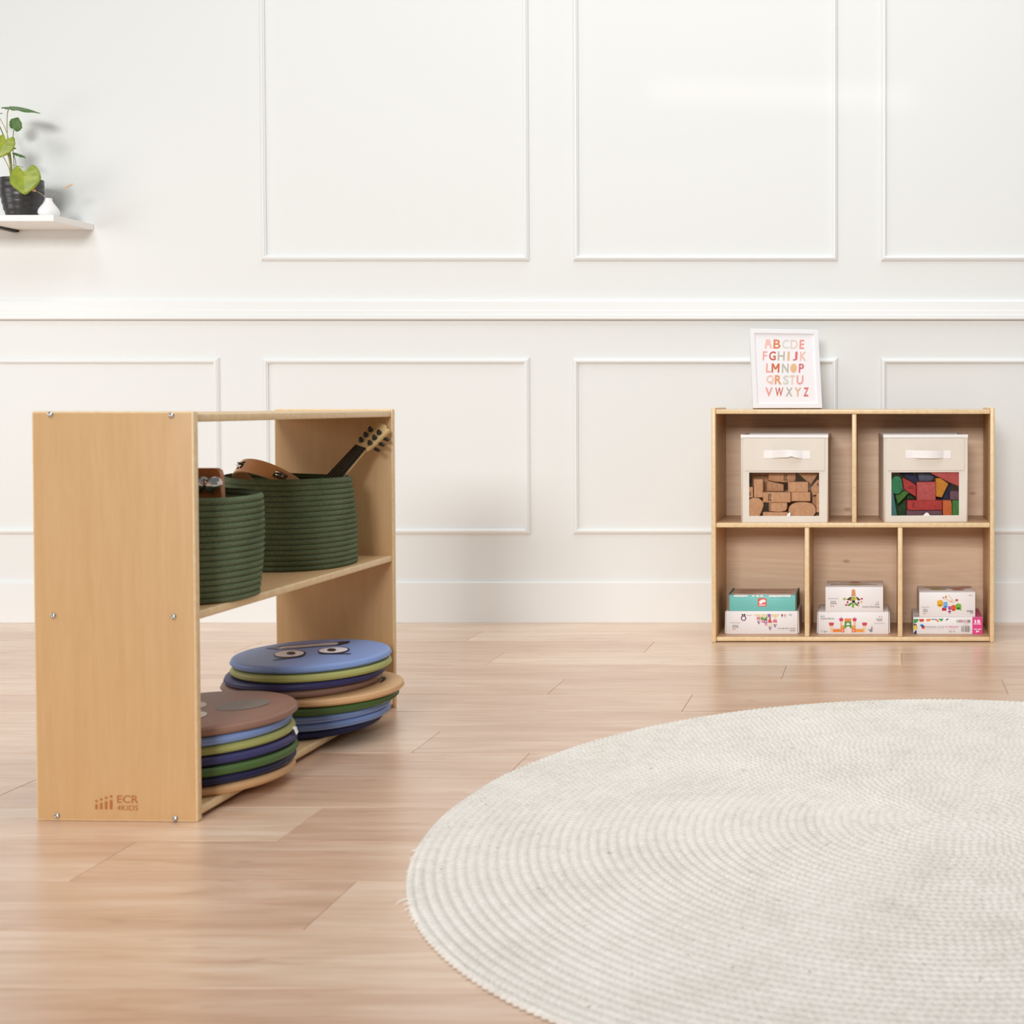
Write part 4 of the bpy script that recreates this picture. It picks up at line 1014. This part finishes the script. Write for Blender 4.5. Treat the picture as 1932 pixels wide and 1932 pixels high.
def leaf(label, c, tip, nrm, L_, Wd, m, notch=.16, fold=.25, curl=.1, base_off=.45):
    """heart-shaped blade centred at c (world), tip direction, face normal"""
    t_ = Vector(tip).normalized(); n_ = Vector(nrm); n_ = (n_ - t_ * n_.dot(t_)).normalized(); x_ = t_.cross(n_)
    N = 48; K = 6; vs = []; fs = []
    out = []
    for i in range(N):
        a = 2*math.pi*i/N                                  # 0 = tip
        rr_ = 1 + .0 * a; ca, sa = math.cos(a), math.sin(a)
        y = ca; x = sa * (1.0 - .08 * ca)
        y = .5 * ca + (.06 * ca**8 if ca > 0 else 0) + notch * 1.5 * math.exp(-((abs(a - math.pi)) / .26) ** 2) - .06 * math.exp(-((abs(a - math.pi) - .62) / .3) ** 2)
        y += .0
        if ca > 0: x *= (1 - .35 * ca ** 2)
        out.append((x * .5, y))
    for k_ in range(K + 1):
        q = k_ / K
        for x, y in out:
            X_, Y_ = x*q*Wd, (y*q + (-.12)*(1-q)) * L_
            zf = -fold * abs(X_) + .0 + fold * .3 * abs(X_) ** 2 / max(Wd, 1e-6) - curl * (Y_ / L_) ** 2 * L_ + .0018 * math.sin(Y_ / L_ * 26 + abs(X_) / Wd * 10) * q * min(1, abs(X_) / Wd * 5)
            vs.append(Vector(c) + x_*X_ + t_*Y_ + n_*zf - pp.location)
    for k_ in range(K):
        for i in range(N): fs.append((k_*N+i, k_*N+(i+1) % N, (k_+1)*N+(i+1) % N, (k_+1)*N+i))
    mb = MB(); mb.add(vs, fs, m, True); o = mb.build('leaf', pp)
    sm = o.modifiers.new('thickness', 'SOLIDIFY'); sm.thickness = .0006
    return o
zp = lambda zx, zy, y: PY(zx / 6.0375, 150 + zy / 6.0375, y)
u = 1 / 6.0375 / s_                                        # metres per zoomed pixel
leaf('', zp(272, 1125, 4.352), (.13, -.18, -1), (.12, -1, .32), 330*u, 325*u, M['leafy'], .17, .2, .15)
leaf('', zp(250, 318, 4.42), (1, -.1, -.20), (.03, -.2, 1), 400*u, 260*u, M['leafd'], .12, .3, .22)
leaf('', zp(175, 508, 4.46), (.5, -.2, .75), (.15, -1, .1), 150*u, 150*u, M['leafd'], .05, .15, .1)
leaf('', zp(35, 750, 4.40), (-.25, -.25, -1), (.25, -1, .3), 270*u, 210*u, M['leafy'], .14, .25, .15)
leaf('', zp(225, 852, 4.43), (1, -.2, -.45), (.25, -.25, 1), 155*u, 90*u, M['leafd'], .05, .4, .25)
leaf('', zp(152, 778, 4.45), (1, 0, -.3), (.2, -.5, 1), 62*u, 50*u, M['leafd'], .05, .3, .1)
leaf('', zp(-40, 380, 4.45), (1, -.1, .0), (0, -.3, 1), 130*u, 90*u, M['leafd'], .05, .3, .1)
def stem(pts, r_, m, y0=4.44):
    P3 = [zp(x, yy, y_) - pp.location for x, yy, y_ in pts]
    # smooth through the points
    out = []
    for i in range(len(P3) - 1):
        p0, p1, p2, p3 = P3[max(0, i-1)], P3[i], P3[i+1], P3[min(len(P3)-1, i+2)]
        for k_ in range(6):
            t_ = k_ / 6; out.append(.5*((2*p1) + (p2-p0)*t_ + (2*p0-5*p1+4*p2-p3)*t_*t_ + (3*p1-p0-3*p2+p3)*t_**3))
    out.append(P3[-1]); mb = MB(); mb.tube(out, r_, m, 8); mb.build('stem', pp)
base = 1240
stem([(150, base, 4.44), (118, 960, 4.44), (85, 640, 4.44), (80, 480, 4.44), (88, 370, 4.43), (115, 304, 4.42)], .0014, M['stem'])
stem([(165, base, 4.45), (158, 960, 4.45), (148, 760, 4.455), (150, 640, 4.46), (156, 568, 4.46)], .0011, M['stem2'])
stem([(140, base, 4.43), (112, 950, 4.42), (88, 830, 4.41), (60, 690, 4.405)], .0026, M['stem'])
stem([(130, base, 4.44), (110, 1040, 4.43), (60, 920, 4.42), (0, 820, 4.42), (-60, 700, 4.43)], .0012, M['stem'])
stem([(150, base, 4.46), (120, 900, 4.46), (40, 640, 4.46), (-20, 500, 4.46), (-60, 400, 4.45)], .0018, M['stem2'])
stem([(160, base, 4.44), (110, 760, 4.46), (60, 560, 4.47), (-40, 380, 4.46)], .0011, M['stem'])
stem([(185, base, 4.44), (180, 960, 4.44), (160, 870, 4.44), (165, 840, 4.435)], .0012, M['stem2'])
stem([(135, base, 4.42), (120, 1000, 4.40), (200, 985, 4.375), (262, 1000, 4.352)], .0013, M['stem'])
# bud vase
yv = 4.40; vc = PY(92.3, 405, yv); sv = FPX / yv
bv = thing('bud_vase', 'small white onion-shaped bud vase beside the black pot on the wall shelf', 'vase', (vc.x, yv, zs_ + .0004))
hv = PY(92, 374.4, yv).z - zs_; rv = 18.2 / sv
mb = MB(); mb.lathe([(.0005, 0), (rv*.55, 0), (rv*.80, hv*.05), (rv*.97, hv*.18), (rv, hv*.28), (rv*.92, hv*.42), (rv*.72, hv*.58), (rv*.48, hv*.74), (rv*.35, hv*.86), (rv*.31, hv*.97), (rv*.30, hv), (rv*.24, hv), (rv*.24, hv*.9), (rv*.3, hv*.8), (.0005, hv*.5)], simple('white_ceramic', 'f4f3f3', .3), 48, cap=False)
mb.build('vase_body', bv)
M['dry'] = simple('dried_stem', 'b5a58a', .7); M['bud'] = simple('dried_bud', 'e0b48a', .8)
def sprig(label, stempts, bud0, bud1, w):
    o = thing('dried_flower', label, 'dried flower', (vc.x, yv, zs_ + hv * .6), (0, 0, 0), 'dried flowers in the bud vase')
    mb = MB(); mb.tube([zp(x, y, q) - o.location for x, y, q in stempts], [.0009] * (len(stempts) - 1) + [.0004], M['dry'], 6); mb.build('stem', o)
    a, b = zp(*bud0) - o.location, zp(*bud1) - o.location; mb = MB(); n = 8
    mb.tube([a.lerp(b, i / n) for i in range(n + 1)], [w * (.12 + .88 * math.sin(math.pi * min(1, (i + .4) / n)) ** .8) if 0 < i < n else w * .15 for i in range(n + 1)], M['bud'], 8); mb.build('bud', o)
sprig('pale dried flower bud bending left from the white vase in front of the pot', [(548, 1440, 4.40), (530, 1365, 4.398), (495, 1325, 4.39), (450, 1290, 4.38), (405, 1270, 4.37)], (410, 1272, 4.37), (335, 1240, 4.362), .0050)
sprig('orange dried flower bud reaching right from the white vase', [(560, 1440, 4.40), (575, 1365, 4.402), (610, 1310, 4.405), (670, 1265, 4.41), (735, 1238, 4.415)], (728, 1240, 4.415), (838, 1186, 4.42), .0032)

# ---------------------------------------------------------------- braided rug
def build_rug():
    RX, RY, RR = .1394, 2.3807, .9560; w = .0167; NA = 1600
    rings = int(RR / w); per = 5
    rs = np.concatenate([[.002], np.arange(1, rings * per + 1) / per * w])
    rs = np.concatenate([rs, [RR + .0012, RR + .0004]])
    th = np.linspace(0, 2*np.pi, NA, endpoint=False)
    Rg, Tg = np.meshgrid(rs, th, indexing='ij')
    rng = np.random.default_rng(5)
    wob = sum(rng.uniform(-1, 1) * np.sin(k * Tg + rng.uniform(0, 6.28) + Rg * rng.uniform(2, 9)) / k for k in range(2, 9))
    u_ = Rg / w - Tg / (2*np.pi) + .2 * wob; ring = np.floor(u_); fr = u_ - ring
    ridge = np.sqrt(np.clip(1 - (2*fr - 1)**2, 0, 1))
    arc = (ring + .5) * w * Tg
    braid = np.sin(2*np.pi * arc / .0135 + 2.6 * (fr - .5) + np.mod(np.sin(ring * 78.233) * 43758.5, 6.283) + .9 * wob)
    hsh = np.sin(ring * 12.9898) * .5
    Zg = .0048 + .0052 * ridge * (.74 + .26 * braid) + .0006 * hsh + .0008 * wob
    Zg *= np.clip(1, 0, 1)
    Zg[-2] = .003; Zg[-1] = .0006
    edge = .0024 * np.sin(2*np.pi * RR * th / .0145) + .0045 * sum(np.sin(k * th + p) / k for k, p in ((3, 1.), (5, 2.2), (9, .4), (17, 3.)))
    fall = np.clip((Rg - (RR - 3*w)) / (3*w), 0, 1)
    Rf = Rg + fall * edge[None, :]
    Xv = Rf * np.cos(Tg); Yv = Rf * np.sin(Tg)
    V = np.stack([Xv, Yv, Zg], -1).reshape(-1, 3)
    nr = len(rs); i = np.arange(nr - 1)[:, None] * NA; j = np.arange(NA)[None, :]; j2 = (j + 1) % NA
    Q = np.stack([i + j, i + NA + j, i + NA + j2, i + j2], -1).reshape(-1, 4)
    cap = np.arange(NA)
    me = bpy.data.meshes.new('rug')
    nv = len(V); me.vertices.add(nv); me.vertices.foreach_set('co', V.astype(np.float32).ravel())
    me.loops.add(Q.size); me.loops.foreach_set('vertex_index', Q.astype(np.int32).ravel())
    me.polygons.add(len(Q)); me.polygons.foreach_set('loop_start', np.arange(0, Q.size, 4, dtype=np.int32))
    me.polygons.foreach_set('use_smooth', np.ones(len(Q), bool))
    me.materials.append(M['rug']); me.update(calc_edges=True); me.validate()
    root = thing('round_rug', 'large round cream braided cotton rug lying on the wooden floor', 'rug', (RX, RY, .0003))
    o = bpy.data.objects.new('braided_disc', me); C.objects.link(o); o.parent = root
    lm = simple('cotton_thread', 'efe8dc', .9)
    rnd = random.Random(8)
    for px, py, ln in ((768, 1606, .010), (772, 1618, .006), (770, 1645, .006), (764, 1697, .020), (767, 1706, .012), (764, 1716, .013), (766, 1722, .009), (767, 1738, .011), (770, 1744, .009), (766, 1730, .008)):
        p = PZ(px, py, .006) - root.location; d = Vector((p.x, p.y, 0)).normalized(); p = d * (RR - .004) + Vector((0, 0, .005))
        side = Vector((-d.y, d.x, 0)) * rnd.uniform(-.6, .6)
        pts = [p + (d + side * q) * ln * 1.15 * q * 1.0 + Vector((0, 0, .003 * math.sin(q * 3) - .003 * q)) for q in (0, .25, .5, .75, 1)]
        mb = MB(); mb.tube(pts, [.0018, .0016, .0013, .001, .0006], lm, 6); mb.build('loose_thread', root)
build_rug()

# ---------------------------------------------------------------- light
wd = bpy.data.worlds.new('daylight'); sc.world = wd; wd.use_nodes = True
bg = wd.node_tree.nodes['Background']; bg.inputs[0].default_value = (.96, .985, 1.0, 1); bg.inputs[1].default_value = .20
def area(name, loc, target, size, power, color=(1, 1, 1), sy=None):
    l = bpy.data.lights.new(name, 'AREA'); l.energy = power; l.color = color; l.size = size
    if sy: l.shape = 'RECTANGLE'; l.size_y = sy
    o = bpy.data.objects.new(name, l); C.objects.link(o); o.location = loc
    o.rotation_euler = (Vector(target) - Vector(loc)).to_track_quat('-Z', 'Y').to_euler(); return o
area('front_softbox', (-1.2, -12, 5.0), (-.6, 4.4, .8), 5.0, 1540, (1, .998, .99), 3.0)
area('window_light', (-3.3, .8, 4.4), (-.9, 3.8, .2), 1.2, 40, (.985, .995, 1))
c_ = area('ceiling_light', (-.2, 3.15, 4.0), (-.2, 3.15, 0), 3.2, 55, (.985, .995, 1)); c_.data.spread = R(140)

area('side_window', (-4.3, 2.6, 1.15), (-1.2, 3.0, .3), 1.5, 24, (.985, .995, 1), 1.2)
p_ = PY(1475, 177, YW)
g_ = area('sun_glint', (p_.x, -1.0, p_.z), (p_.x, YW, p_.z), .93, .016, (1, .9, .72), .022); g_.data.spread = R(1.6)
g_.rotation_euler = (R(90), R(1.6), 0)

sc.view_settings.view_transform = 'Standard'; sc.view_settings.look = 'None'
sc.view_settings.exposure = -.13; sc.view_settings.gamma = 1; sc.view_settings.use_curve_mapping = False
sc.cycles.use_denoising = True
sc.cycles.max_bounces = 8; sc.cycles.transparent_max_bounces = 12
sc.cycles.caustics_reflective = False; sc.cycles.caustics_refractive = False
